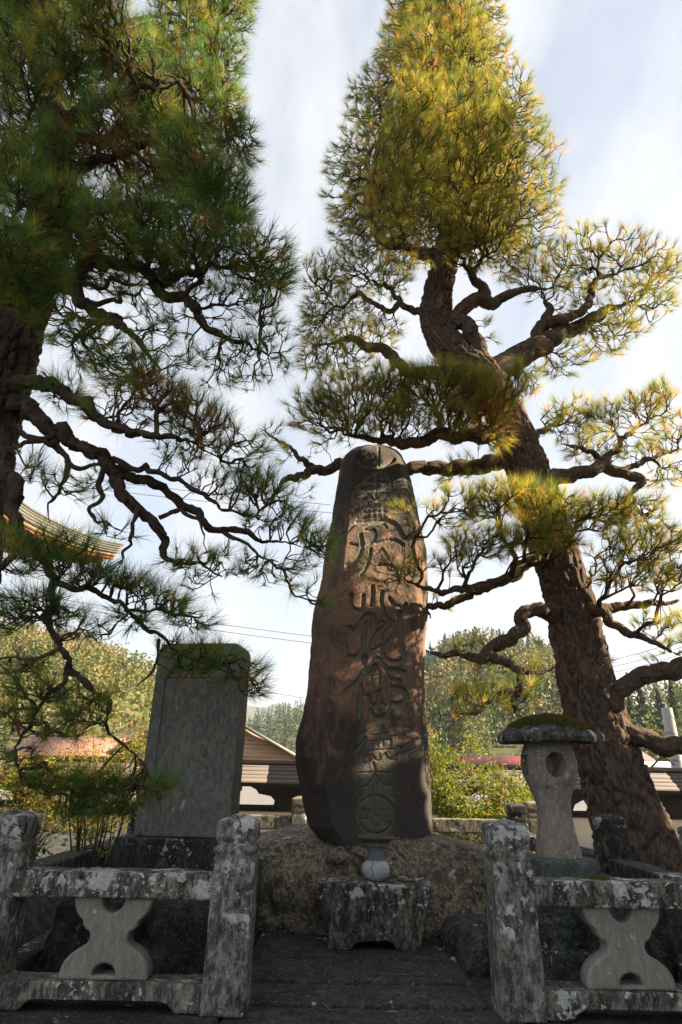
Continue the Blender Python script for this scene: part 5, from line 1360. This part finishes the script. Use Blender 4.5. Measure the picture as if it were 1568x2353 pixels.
# ---- leaning pine right of the monument
DENS = 3.6
TY = 7.15
trunk_r = [(1520, 2120, TY, 100), (1478, 1990, TY, 92), (1420, 1800, TY, 74), (1362, 1620, TY, 63), (1322, 1440, TY, 56), (1282, 1290, TY, 51), (1218, 1100, 7.05, 47), (1165, 960, 6.95, 43), (1112, 862, 6.9, 40),
           (1052, 822, 6.85, 39), (1010, 765, 6.85, 36), (1003, 700, 6.85, 34), (1018, 620, 6.85, 30), (1038, 520, 6.85, 25), (1042, 400, 6.8, 20), (1034, 280, 6.75, 15), (1016, 150, 6.7, 11), (1004, 0, 6.7, 7), (1000, -90, 6.7, 4)]
limbs_r = [
    [(1118, 868, 6.9, 36), (1150, 838, 6.95, 33), (1181, 822, 7.0, 31), (1221, 803, 7.0, 28), (1261, 782, 7.05, 24), (1285, 764, 7.05, 20), (1321, 752, 7.1, 17), (1361, 734, 7.1, 15), (1393, 710, 7.1, 12), (1421, 702, 7.1, 9), (1465, 690, 7.1, 5)],
    [(1245, 790, 7.0, 18), (1232, 772, 7.0, 15), (1249, 746, 7.0, 14), (1257, 711, 7.0, 11), (1251, 693, 7.0, 8)],
    [(1249, 746, 7.0, 12), (1273, 739, 6.9, 12), (1313, 722, 6.85, 11), (1345, 706, 6.85, 10), (1357, 679, 6.85, 9), (1361, 655, 6.85, 8), (1381, 639, 6.85, 6), (1421, 629, 6.85, 4)],
    [(1117, 845, 6.85, 26), (1097, 806, 6.75, 22), (1073, 766, 6.7, 20), (1057, 746, 6.7, 18), (1049, 730, 6.7, 17), (1065, 714, 6.7, 17), (1097, 702, 6.7, 17), (1129, 698, 6.7, 15), (1157, 682, 6.7, 12), (1189, 670, 6.7, 10), (1229, 666, 6.7, 8), (1257, 664, 6.7, 5)],
    [(1129, 698, 6.7, 14), (1121, 678, 6.68, 14), (1109, 658, 6.65, 12), (1093, 642, 6.62, 10), (1077, 626, 6.6, 9), (1081, 591, 6.6, 7)],
    [(1090, 860, 7.0, 24), (1010, 858, 7.25, 18), (942, 849, 7.35, 14), (895, 807, 7.35, 13), (841, 792, 7.35, 11), (794, 780, 7.35, 8), (717, 798, 7.35, 4)],
    [(985, 738, 6.9, 12), (954, 718, 7.0, 9), (924, 701, 7.05, 8), (889, 713, 7.1, 7), (850, 690, 7.1, 6), (823, 677, 7.1, 5), (782, 706, 7.1, 4), (747, 683, 7.1, 3)],
    [(924, 701, 7.05, 7), (905, 670, 7.1, 6), (880, 655, 7.1, 5), (840, 640, 7.1, 3)],
    [(1178, 985, 6.9, 26), (1110, 998, 6.6, 20), (1066, 1003, 6.4, 17), (995, 1009, 6.3, 15), (936, 1015, 6.2, 13), (889, 1005, 6.2, 10), (836, 1002, 6.2, 7), (788, 1000, 6.2, 4)],
    [(1190, 1040, 7.1, 24), (1080, 1075, 7.45, 19), (930, 1075, 7.45, 16), (790, 1064, 7.4, 13), (735, 1082, 7.35, 12), (690, 1090, 7.3, 10), (650, 1112, 7.3, 7), (622, 1150, 7.3, 4)],
    [(735, 1080, 7.35, 8), (700, 1060, 7.3, 7), (680, 1040, 7.3, 5), (650, 1020, 7.3, 4), (600, 985, 7.3, 3)],
    [(1240, 1110, 7.05, 26), (1301, 1098, 6.9, 18), (1340, 1092, 6.85, 16), (1361, 1082, 6.8, 15), (1393, 1073, 6.8, 14), (1437, 1086, 6.8, 13), (1477, 1103, 6.8, 12), (1468, 1120, 6.8, 10), (1448, 1135, 6.8, 8)],
    [(1393, 1073, 6.8, 12), (1401, 1055, 6.8, 10), (1421, 1030, 6.8, 8), (1449, 994, 6.8, 6), (1489, 970, 6.8, 4)],
    [(1397, 1062, 6.8, 8), (1361, 1045, 6.75, 7), (1325, 1030, 6.7, 5), (1290, 1020, 6.7, 3)],
    [(1420, 1082, 6.8, 8), (1460, 1070, 6.9, 7), (1497, 1054, 6.9, 6), (1560, 1032, 6.9, 4)],
    [(1205, 1012, 7.0, 16), (1221, 1004, 7.05, 10), (1245, 991, 7.1, 8), (1293, 966, 7.1, 4)],
    [(1262, 1255, 7.0, 20), (1230, 1280, 6.85, 16), (1187, 1311, 6.7, 14), (1132, 1346, 6.55, 12), (1077, 1352, 6.4, 10), (1045, 1359, 6.35, 8), (999, 1357, 6.3, 6), (955, 1340, 6.2, 5), (915, 1330, 6.1, 3)],
    [(1140, 1342, 6.6, 10), (1086, 1364, 6.7, 10), (1049, 1384, 6.75, 10), (1017, 1398, 6.8, 9), (985, 1395, 6.85, 7), (990, 1420, 6.85, 4)],
    [(1290, 1400, 7.1, 26), (1260, 1403, 6.95, 20), (1228, 1396, 6.85, 17), (1198, 1412, 6.8, 17), (1206, 1438, 6.8, 17), (1169, 1467, 6.8, 17), (1123, 1490, 6.8, 15), (1104, 1508, 6.8, 12), (1054, 1504, 6.8, 9), (1008, 1508, 6.8, 7), (982, 1494, 6.8, 4)],
    [(1118, 1500, 6.8, 13), (1159, 1527, 6.75, 11), (1195, 1541, 6.7, 10), (1197, 1570, 6.7, 9), (1181, 1606, 6.7, 7), (1185, 1638, 6.7, 5)],
    [(1190, 1580, 6.7, 8), (1164, 1590, 6.7, 7), (1141, 1600, 6.7, 6), (1113, 1622, 6.7, 5), (1093, 1638, 6.7, 4), (1040, 1640, 6.7, 3)],
    [(1201, 1541, 6.7, 8), (1237, 1548, 6.75, 6), (1273, 1534, 6.8, 4)],
    [(1330, 1350, 7.0, 22), (1376, 1413, 6.9, 13), (1431, 1446, 6.85, 10), (1491, 1469, 6.8, 7), (1564, 1506, 6.8, 4)],
    [(1335, 1390, 7.05, 16), (1399, 1397, 7.1, 12), (1482, 1387, 7.1, 9), (1560, 1380, 7.1, 6)],
    [(1360, 1590, 7.1, 34), (1400, 1596, 7.0, 24), (1458, 1570, 6.95, 22), (1514, 1549, 6.9, 21), (1568, 1530, 6.85, 19), (1640, 1490, 6.8, 14), (1720, 1440, 6.8, 8)],
    [(1385, 1690, 7.1, 36), (1441, 1694, 7.0, 26), (1500, 1704, 6.95, 22), (1568, 1714, 6.9, 20), (1660, 1720, 6.85, 15), (1760, 1690, 6.8, 8)],
    [(1000, 590, 6.85, 20), (953, 580, 6.75, 13), (920, 561, 6.7, 12), (890, 558, 6.65, 11), (877, 542, 6.6, 10), (869, 517, 6.6, 8), (844, 500, 6.6, 5)],
    [(1035, 560, 6.85, 12), (1080, 565, 6.7, 9), (1110, 555, 6.6, 6), (1150, 540, 6.6, 4)],
    [(1040, 470, 6.8, 12), (980, 440, 6.6, 8), (920, 420, 6.5, 6), (850, 410, 6.4, 4)],
    [(1042, 430, 6.8, 11), (1110, 420, 6.8, 8), (1180, 410, 6.8, 5)],
    [(1038, 330, 6.8, 10), (1110, 310, 6.8, 8), (1150, 270, 6.8, 6), (1200, 240, 6.8, 3)],
    [(1036, 320, 6.8, 9), (960, 300, 6.7, 6), (880, 290, 6.6, 3)],
]
pads_r = []
rp = np.random.default_rng(31)
lev = [(-70, 1008, 80), (0, 1012, 122), (75, 1012, 142), (150, 1014, 165), (225, 1014, 195), (300, 1014, 222), (375, 1016, 250), (450, 1020, 265), (525, 1032, 250)]
for v, c, hw in lev:
    m = px(c, v, 6.8)
    for k, (fx, fy) in enumerate(((-.68, 0), (.68, 0), (-.3, -.6), (.3, -.62), (-.34, .6), (.36, .6), (0, -.1))):
        if v < 0 and k > 4: continue
        pads_r.append((c + fx * hw + rp.uniform(-12, 12), v + rp.uniform(-22, 22), 6.8 + fy * hw * m * 0.95, hw * .38, 30, hw * m * .38, 255))
pads_r += [
    (745, 640, 7.1, 52, 45, .4, 232), (830, 620, 7.1, 70, 36, .5, 232), (900, 640, 7.1, 50, 40, .4, 170), (725, 740, 7.3, 50, 42, .4, 232), (800, 730, 7.3, 60, 40, .5, 201), (770, 820, 7.35, 82, 36, .4, 232), (870, 770, 7.35, 60, 32, .4, 201), (720, 840, 7.35, 40, 26, .3, 201),
    (720, 945, 5.98, 62, 40, .35, 456), (800, 925, 5.98, 82, 52, .4, 494), (900, 900, 5.98, 85, 46, .4, 513), (1000, 900, 5.98, 90, 52, .4, 551), (1080, 920, 6.03, 70, 58, .4, 570), (1140, 970, 6.13, 45, 60, .3, 494), (900, 970, 5.98, 90, 30, .35, 418), (1030, 970, 6.03, 60, 30, .3, 418), (780, 990, 6.08, 80, 25, .3, 304),
    (1175, 900, 5.95, 30, 40, .4, 420), (1240, 620, 6.8, 70, 50, .5, 180), (1330, 590, 6.9, 90, 45, .55, 204), (1430, 600, 6.9, 90, 48, .55, 228), (1515, 630, 7.0, 52, 52, .45, 240), (1470, 700, 7.05, 85, 40, .5, 192), (1400, 770, 7.1, 85, 32, .45, 168), (1300, 830, 7.1, 70, 25, .4, 156), (1180, 590, 6.7, 50, 50, .4, 168), (1120, 560, 6.6, 70, 45, .4, 192), (1110, 770, 6.75, 45, 30, .3, 84), (1330, 680, 6.9, 60, 40, .4, 120), (1215, 880, 7.1, 40, 25, .3, 144),
    (1300, 960, 6.75, 55, 36, .4, 216), (1370, 970, 6.75, 55, 36, .4, 228), (1440, 950, 6.8, 40, 40, .35, 204), (1500, 930, 6.8, 50, 38, .4, 252), (1545, 1000, 6.85, 48, 48, .4, 216), (1460, 1030, 6.85, 70, 34, .45, 168), (1350, 1030, 6.7, 60, 26, .4, 168), (1540, 1090, 6.9, 50, 30, .4, 168), (1200, 900, 7.1, 30, 26, .2, 144),
    (1030, 1095, 7.4, 52, 34, .3, 130), (1090, 1060, 7.4, 40, 22, .3, 110),
    (1050, 1170, 5.97, 75, 38, .35, 357), (1140, 1150, 5.92, 70, 36, .35, 442), (1215, 1150, 5.97, 65, 36, .3, 493), (1290, 1180, 6.02, 75, 38, .35, 442), (1380, 1180, 6.12, 75, 32, .4, 357), (1460, 1190, 6.22, 70, 36, .4, 306), (1110, 1250, 5.97, 90, 32, .35, 289), (1210, 1230, 5.92, 65, 32, .3, 408), (1290, 1250, 6.02, 55, 34, .3, 408), (1040, 1290, 6.02, 55, 28, .3, 238), (1500, 1260, 6.32, 80, 44, .45, 340), (1430, 1310, 6.32, 80, 36, .45, 255), (1530, 1330, 6.32, 62, 28, .4, 374), (1400, 1260, 6.22, 50, 30, .35, 204),
    (932, 1172, 6.05, 30, 15, .10, 520), (900, 1330, 6.05, 62, 26, .18, 330), (950, 1300, 6.1, 42, 30, .18, 290), (870, 1300, 6.0, 46, 18, .15, 280), (960, 1230, 6.1, 30, 26, .15, 190), (1010, 1390, 6.8, 40, 20, .25, 110),
    (1060, 1490, 6.8, 62, 16, .25, 171), (1200, 1470, 6.85, 40, 22, .25, 114), (1140, 1530, 6.8, 50, 18, .25, 114), (1100, 1600, 6.7, 70, 40, .35, 228), (1200, 1600, 6.7, 50, 40, .3, 190), (1040, 1650, 6.7, 50, 26, .3, 209), (1240, 1540, 6.8, 30, 20, .2, 171),
    (620, 1000, 7.3, 34, 26, .25, 130), (660, 1050, 7.3, 36, 24, .25, 90), (690, 1140, 7.3, 38, 20, .25, 120), (720, 1030, 7.3, 30, 20, .2, 90), (760, 1060, 7.2, 30, 20, .2, 100),
    (1500, 1440, 6.85, 62, 26, .35, 120), (1550, 1480, 6.8, 40, 26, .3, 130), (1510, 1510, 6.9, 24, 18, .2, 130), (1395, 1525, 7.0, 20, 14, .15, 150), (1600, 1440, 6.8, 70, 40, .4, 150),
]
build_pine('pine_tree', 'leaning old pine with cone-shaped sunlit crown rising beside the stone lantern', tuple(PZ(1500, 2060, -0.4)), trunk_r, limbs_r, pads_r, 1, True, 'needle', 0.185, 38, bud=0.25, lscale=0.9,
           brown=((1090, 930, 6.2, .42), (1150, 980, 6.3, .3), (1180, 1150, 6.3, .22), (1000, 900, 6.2, .25), (1540, 1340, 6.7, .2), (1030, 100, 6.7, .5), (1100, 520, 6.6, .35)))

# ---- spreading pine left of the monument
DENS = 9.5
LY = 4.5
trunk_l = [(-150, 2100, LY, 100), (-120, 1700, LY, 85), (-95, 1350, LY, 78), (-50, 1050, LY, 72), (-5, 880, LY, 66), (40, 740, LY, 58), (82, 620, 4.4, 50), (115, 520, 4.3, 44), (132, 420, 4.25, 38), (128, 300, 4.2, 32), (112, 200, 4.2, 27), (82, 110, 4.2, 22), (55, 10, 4.2, 17), (35, -120, 4.2, 10)]
limbs_l = [
    [(-30, 890, LY, 34), (39, 916, 4.4, 27), (90, 958, 4.3, 24), (129, 988, 4.3, 22), (168, 1009, 4.3, 21), (210, 1039, 4.3, 20), (249, 1072, 4.3, 20), (270, 1117, 4.3, 19), (309, 1153, 4.35, 17), (339, 1183, 4.4, 16), (366, 1216, 4.4, 14), (381, 1249, 4.45, 12), (384, 1282, 4.45, 10), (404, 1287, 4.45, 8), (443, 1296, 4.5, 7), (467, 1302, 4.5, 5), (510, 1325, 4.5, 3)],
    [(249, 1072, 4.3, 18), (300, 1093, 4.35, 15), (345, 1117, 4.4, 14), (390, 1141, 4.45, 13), (435, 1170, 4.5, 13), (473, 1200, 4.5, 12), (509, 1215, 4.55, 10), (557, 1230, 4.6, 8), (599, 1239, 4.65, 6), (647, 1242, 4.7, 4), (720, 1265, 4.8, 3)],
    [(255, 1056, 4.3, 14), (300, 1066, 4.25, 10), (330, 1075, 4.25, 9), (369, 1093, 4.25, 8), (428, 1120, 4.3, 7), (479, 1155, 4.35, 6), (521, 1173, 4.4, 6), (600, 1190, 4.5, 4)],
    [(129, 992, 4.3, 13), (110, 1006, 4.25, 10), (78, 1003, 4.2, 8), (57, 994, 4.2, 7), (45, 976, 4.2, 6), (29, 979, 4.2, 4)],
    [(120, 1015, 4.3, 12), (111, 1021, 4.25, 9), (75, 1015, 4.2, 8), (30, 1030, 4.2, 6), (-10, 1044, 4.2, 4)],
    [(125, 1010, 4.3, 13), (132, 1030, 4.3, 11), (150, 1057, 4.3, 10), (150, 1087, 4.3, 8), (141, 1117, 4.3, 6), (132, 1138, 4.3, 5), (108, 1162, 4.3, 4), (114, 1201, 4.3, 3)],
    [(152, 1060, 4.3, 8), (170, 1074, 4.3, 8), (186, 1078, 4.3, 8), (210, 1072, 4.3, 7), (236, 1066, 4.3, 5)],
    [(238, 1078, 4.3, 10), (231, 1117, 4.3, 8), (231, 1150, 4.3, 7), (213, 1171, 4.3, 6), (216, 1195, 4.3, 5), (246, 1204, 4.3, 4), (290, 1225, 4.3, 3)],
    [(318, 1165, 4.35, 9), (312, 1190, 4.3, 7), (303, 1222, 4.3, 6), (300, 1246, 4.3, 5), (282, 1267, 4.3, 4), (283, 1285, 4.3, 3)],
    [(366, 1190, 4.4, 8), (405, 1172, 4.4, 7), (450, 1190, 4.4, 5), (470, 1230, 4.4, 4)],
    [(509, 1218, 4.55, 7), (540, 1240, 4.6, 6), (570, 1255, 4.6, 5), (590, 1278, 4.6, 4), (640, 1290, 4.65, 3)],
    [(-20, 960, LY, 36), (-5, 1051 - 20, 4.2, 24), (18, 1081, 4.05, 22), (33, 1126, 4.0, 20), (39, 1177, 4.0, 18), (48, 1230, 4.0, 16), (80, 1275, 4.0, 14), (112, 1310, 4.0, 13), (128, 1345, 4.0, 12), (114, 1390, 4.0, 11), (112, 1425, 4.0, 10), (125, 1464, 4.0, 9), (144, 1507, 4.05, 9), (156, 1540, 4.1, 8), (206, 1576, 4.2, 7), (244, 1597, 4.3, 6), (252, 1630, 4.3, 6), (248, 1685, 4.3, 5), (273, 1710, 4.3, 4), (336, 1762, 4.3, 3)],
    [(128, 1340, 4.0, 11), (180, 1350, 4.1, 9), (240, 1367, 4.25, 8), (288, 1401, 4.35, 7), (326, 1435, 4.45, 7), (365, 1468, 4.5, 5), (420, 1500, 4.6, 4), (520, 1545, 4.65, 3)],
    [(365, 1468, 4.5, 5), (362, 1507, 4.5, 4), (355, 1540, 4.45, 4), (317, 1574, 4.4, 3)],
    [(288, 1401, 4.35, 5), (340, 1405, 4.4, 4), (413, 1410, 4.5, 4), (456, 1418, 4.5, 3)],
    [(154, 1542, 4.1, 8), (145, 1572, 4.1, 7), (110, 1600, 4.1, 6), (71, 1651, 4.1, 5), (34, 1722, 4.1, 4), (50, 1800, 4.1, 3)],
    [(50, 1232, 4.0, 14), (20, 1290, 3.95, 10), (-20, 1310, 3.9, 8)],
    [(80, 640, 4.35, 36), (158, 632, 4.2, 24), (206, 617, 4.15, 20), (288, 608, 4.1, 17), (336, 627, 4.1, 16), (384, 670, 4.15, 15), (423, 680, 4.2, 13), (447, 709, 4.2, 12), (480, 752, 4.25, 10), (528, 776, 4.3, 8), (567, 790, 4.3, 6), (615, 814, 4.4, 4)],
    [(370, 655, 4.1, 13), (408, 637, 4.15, 11), (480, 613, 4.2, 8), (576, 613, 4.3, 5), (640, 620, 4.4, 3)],
    [(100, 640, 4.35, 28), (150, 655, 4.3, 22), (182, 670, 4.25, 19), (216, 714, 4.2, 17), (259, 733, 4.2, 14), (298, 757, 4.2, 11), (330, 800, 4.25, 8), (370, 850, 4.3, 5)],
    [(180, 655, 4.25, 11), (202, 656, 4.2, 8), (240, 661, 4.2, 7), (254, 644, 4.15, 6), (288, 651, 4.15, 5), (322, 653, 4.15, 4)],
    [(200, 690, 4.25, 10), (216, 694, 4.2, 8), (250, 690, 4.15, 7), (274, 694, 4.15, 6), (278, 673, 4.1, 6), (312, 677, 4.1, 5), (326, 663, 4.1, 4)],
    [(-10, 880, LY, 30), (110, 880, 4.2, 18), (200, 930, 4.0, 16), (270, 985, 3.95, 14), (340, 1000, 3.95, 10), (420, 1010, 4.0, 7), (500, 1050, 4.1, 4)],
    [(110, 540, 4.3, 26), (200, 480, 4.1, 16), (300, 470, 4.0, 12), (420, 480, 4.0, 8), (540, 500, 4.1, 4)],
    [(130, 420, 4.25, 22), (220, 370, 4.0, 14), (330, 340, 3.9, 10), (450, 330, 3.9, 6)],
    [(126, 290, 4.2, 20), (230, 240, 4.1, 13), (330, 200, 4.1, 9), (430, 180, 4.2, 5)],
    [(110, 190, 4.2, 17), (180, 110, 4.2, 12), (270, 60, 4.3, 8), (380, 30, 4.5, 5)],
    [(128, 330, 4.2, 18), (240, 310, 4.5, 12), (400, 240, 4.7, 9), (520, 230, 4.8, 5)],
    [(110, 180, 4.2, 16), (260, 130, 4.5, 11), (400, 90, 4.7, 8), (500, 60, 4.8, 4)],
    [(110, 500, 4.3, 24), (60, 540, 3.9, 14), (20, 560, 3.6, 9)],
    [(128, 300, 4.2, 18), (60, 330, 4.0, 11), (0, 350, 3.9, 6)],
]
pads_l = []
rq = np.random.default_rng(77)
edge_v = [-100, 0, 150, 300, 400, 500, 600]; edge_u = [310, 330, 370, 450, 535, 585, 640]
for v in range(-70, 620, 62):
    e = np.interp(v, edge_v, edge_u); u = -30
    while u < e - 10:
        pads_l.append((u + rq.uniform(-15, 15), v + rq.uniform(-20, 20), 4.0 + rq.uniform(-.65, .55), 66, 30, .34, 560 if u > 160 else 480))
        u += 92
# far sunlit flank
for v in range(-60, 420, 58):
    e = np.interp(v, [-60, 0, 150, 260, 400], [545, 550, 535, 540, 570])
    for k in range(3):
        pads_l.append((e - 20 - 70 * k + rq.uniform(-10, 10), v + rq.uniform(-15, 15), 4.75 + rq.uniform(-.2, .2), 52, 30, .34, 300))
pads_l += [
    (625, 640, 4.4, 50, 30, .3, 260), (560, 610, 4.3, 60, 26, .3, 230), (480, 600, 4.2, 60, 26, .3, 220), (400, 590, 4.1, 70, 24, .3, 200), (560, 690, 4.35, 60, 40, .3, 110), (480, 700, 4.3, 60, 36, .3, 110), (620, 740, 4.4, 45, 45, .3, 110), (560, 830, 4.4, 80, 45, .35, 100), (470, 840, 4.35, 70, 40, .35, 100), (640, 810, 4.45, 35, 35, .25, 140), (390, 770, 4.3, 70, 40, .3, 120), (320, 720, 4.2, 60, 30, .3, 120),
    (40, 600, 3.4, 100, 44, .35, 330), (60, 670, 3.6, 90, 36, .3, 260), (150, 740, 3.9, 60, 40, .3, 160), (210, 800, 4.0, 80, 34, .3, 287), (290, 850, 4.0, 80, 34, .3, 325), (370, 900, 4.0, 70, 36, .3, 362), (330, 930, 3.95, 70, 30, .3, 250), (430, 950, 4.05, 66, 34, .3, 312), (250, 950, 3.95, 80, 26, .3, 212), (150, 900, 4.1, 60, 24, .25, 200), (500, 1000, 4.15, 60, 36, .3, 287), (560, 1060, 4.3, 66, 36, .3, 275), (420, 1040, 4.15, 70, 30, .3, 187), (600, 1130, 4.5, 60, 34, .3, 275), (500, 1110, 4.4, 70, 30, .3, 150), (660, 1190, 4.6, 52, 30, .28, 262), (590, 1190, 4.6, 50, 26, .28, 175), (720, 1250, 4.75, 42, 28, .25, 275), (750, 1275, 4.8, 24, 16, .15, 525), (700, 1210, 4.7, 30, 20, .2, 250),
    (430, 1290, 4.5, 70, 26, .3, 130), (520, 1300, 4.55, 70, 26, .3, 130), (600, 1310, 4.6, 60, 26, .28, 120), (660, 1330, 4.7, 45, 26, .25, 120), (700, 1360, 4.75, 30, 20, .2, 130), (740, 1385, 4.85, 18, 18, .12, 260), (460, 1340, 4.5, 55, 20, .25, 90), (680, 1290, 4.7, 36, 18, .2, 100),
    (170, 1120, 4.3, 50, 22, .25, 187), (90, 1100, 4.25, 40, 22, .25, 153), (230, 1110, 4.3, 40, 24, .25, 136), (260, 1220, 4.3, 50, 20, .22, 204), (70, 1050, 4.2, 50, 18, .25, 136),
    (60, 1250, 3.9, 90, 26, .28, 481), (150, 1265, 3.95, 70, 24, .25, 413), (20, 1290, 3.85, 60, 26, .25, 459), (180, 1320, 4.1, 80, 28, .28, 527), (260, 1330, 4.25, 66, 24, .26, 550), (330, 1370, 4.4, 62, 28, .26, 459), (390, 1390, 4.45, 48, 24, .24, 390), (300, 1420, 4.35, 50, 22, .25, 252), (90, 1400, 4.0, 76, 32, .28, 390), (20, 1420, 3.95, 50, 30, .28, 367), (200, 1450, 4.2, 60, 30, .26, 183), (440, 1430, 4.5, 50, 20, .2, 390),
    (470, 1510, 4.6, 86, 22, .2, 598), (540, 1540, 4.62, 66, 26, .2, 621), (585, 1580, 4.65, 36, 26, .16, 690), (430, 1540, 4.6, 50, 18, .18, 413), (400, 1490, 4.55, 40, 18, .2, 368),
    (40, 1530, 4.0, 70, 30, .26, 285), (90, 1590, 4.1, 66, 30, .26, 225), (30, 1650, 4.1, 60, 36, .26, 225), (120, 1680, 4.15, 62, 34, .26, 180), (200, 1640, 4.25, 52, 34, .25, 180), (60, 1740, 4.1, 60, 30, .25, 195), (210, 1600, 4.2, 40, 24, .2, 135),
    (150, 1810, 4.25, 66, 26, .22, 891), (230, 1800, 4.3, 70, 28, .22, 1089), (310, 1810, 4.32, 60, 30, .2, 1089), (260, 1850, 4.3, 70, 26, .2, 990), (365, 1815, 4.35, 40, 22, .16, 990), (180, 1860, 4.28, 50, 20, .2, 660), (100, 1790, 4.2, 50, 24, .2, 495),
]
build_pine('pine_tree', 'spreading dark green pine whose drooping branches hang in front of the grey slab', tuple(PZ(-150, 2100, -0.4)), trunk_l, limbs_l, pads_l, 2, True, 'needle_left', 0.185, 27, bud=0.5, lscale=0.76,
           brown=((340, 920, 4.0, .28), (390, 950, 4.0, .2), (580, 1590, 4.65, .16), (300, 330, 4.0, .4), (250, 480, 4.0, .3), (90, 560, 3.6, .2), (460, 1010, 4.1, .15)), trunk_ns=90)

# ------------------------------------------------------------------ fallen needles on the path
def fallen():
    r = np.random.default_rng(4); n = 45
    p = np.stack([r.uniform(-0.55, 0.88, n), r.uniform(4.1, 5.55, n), np.zeros(n)], 1)
    p[:, 2] = np.interp(p[:, 1], [4.44, 4.46, 4.86, 4.88, 5.42, 5.44], [0.006, 0.018, 0.018, 0.028, 0.028, 0.034]) + 0.004
    a = r.uniform(0, 3.14, n); d = np.stack([np.cos(a), np.sin(a), r.normal(size=n) * .03], 1); q = np.stack([-np.sin(a), np.cos(a), 0 * a], 1) * 0.0022
    L = r.uniform(.05, .09, n)[:, None]
    V = np.stack([p - d * L - q, p - d * L + q, p + d * L], 1).reshape(-1, 3)
    o = mesh_np('fallen_needles', V, np.arange(3 * n).reshape(-1, 3), M['needle'], None, False, {'tint': np.full(3 * n, .95)})
    tag(o, 'brown pine needles scattered on the dark stone path', 'needles', None, 'stuff')
fallen()
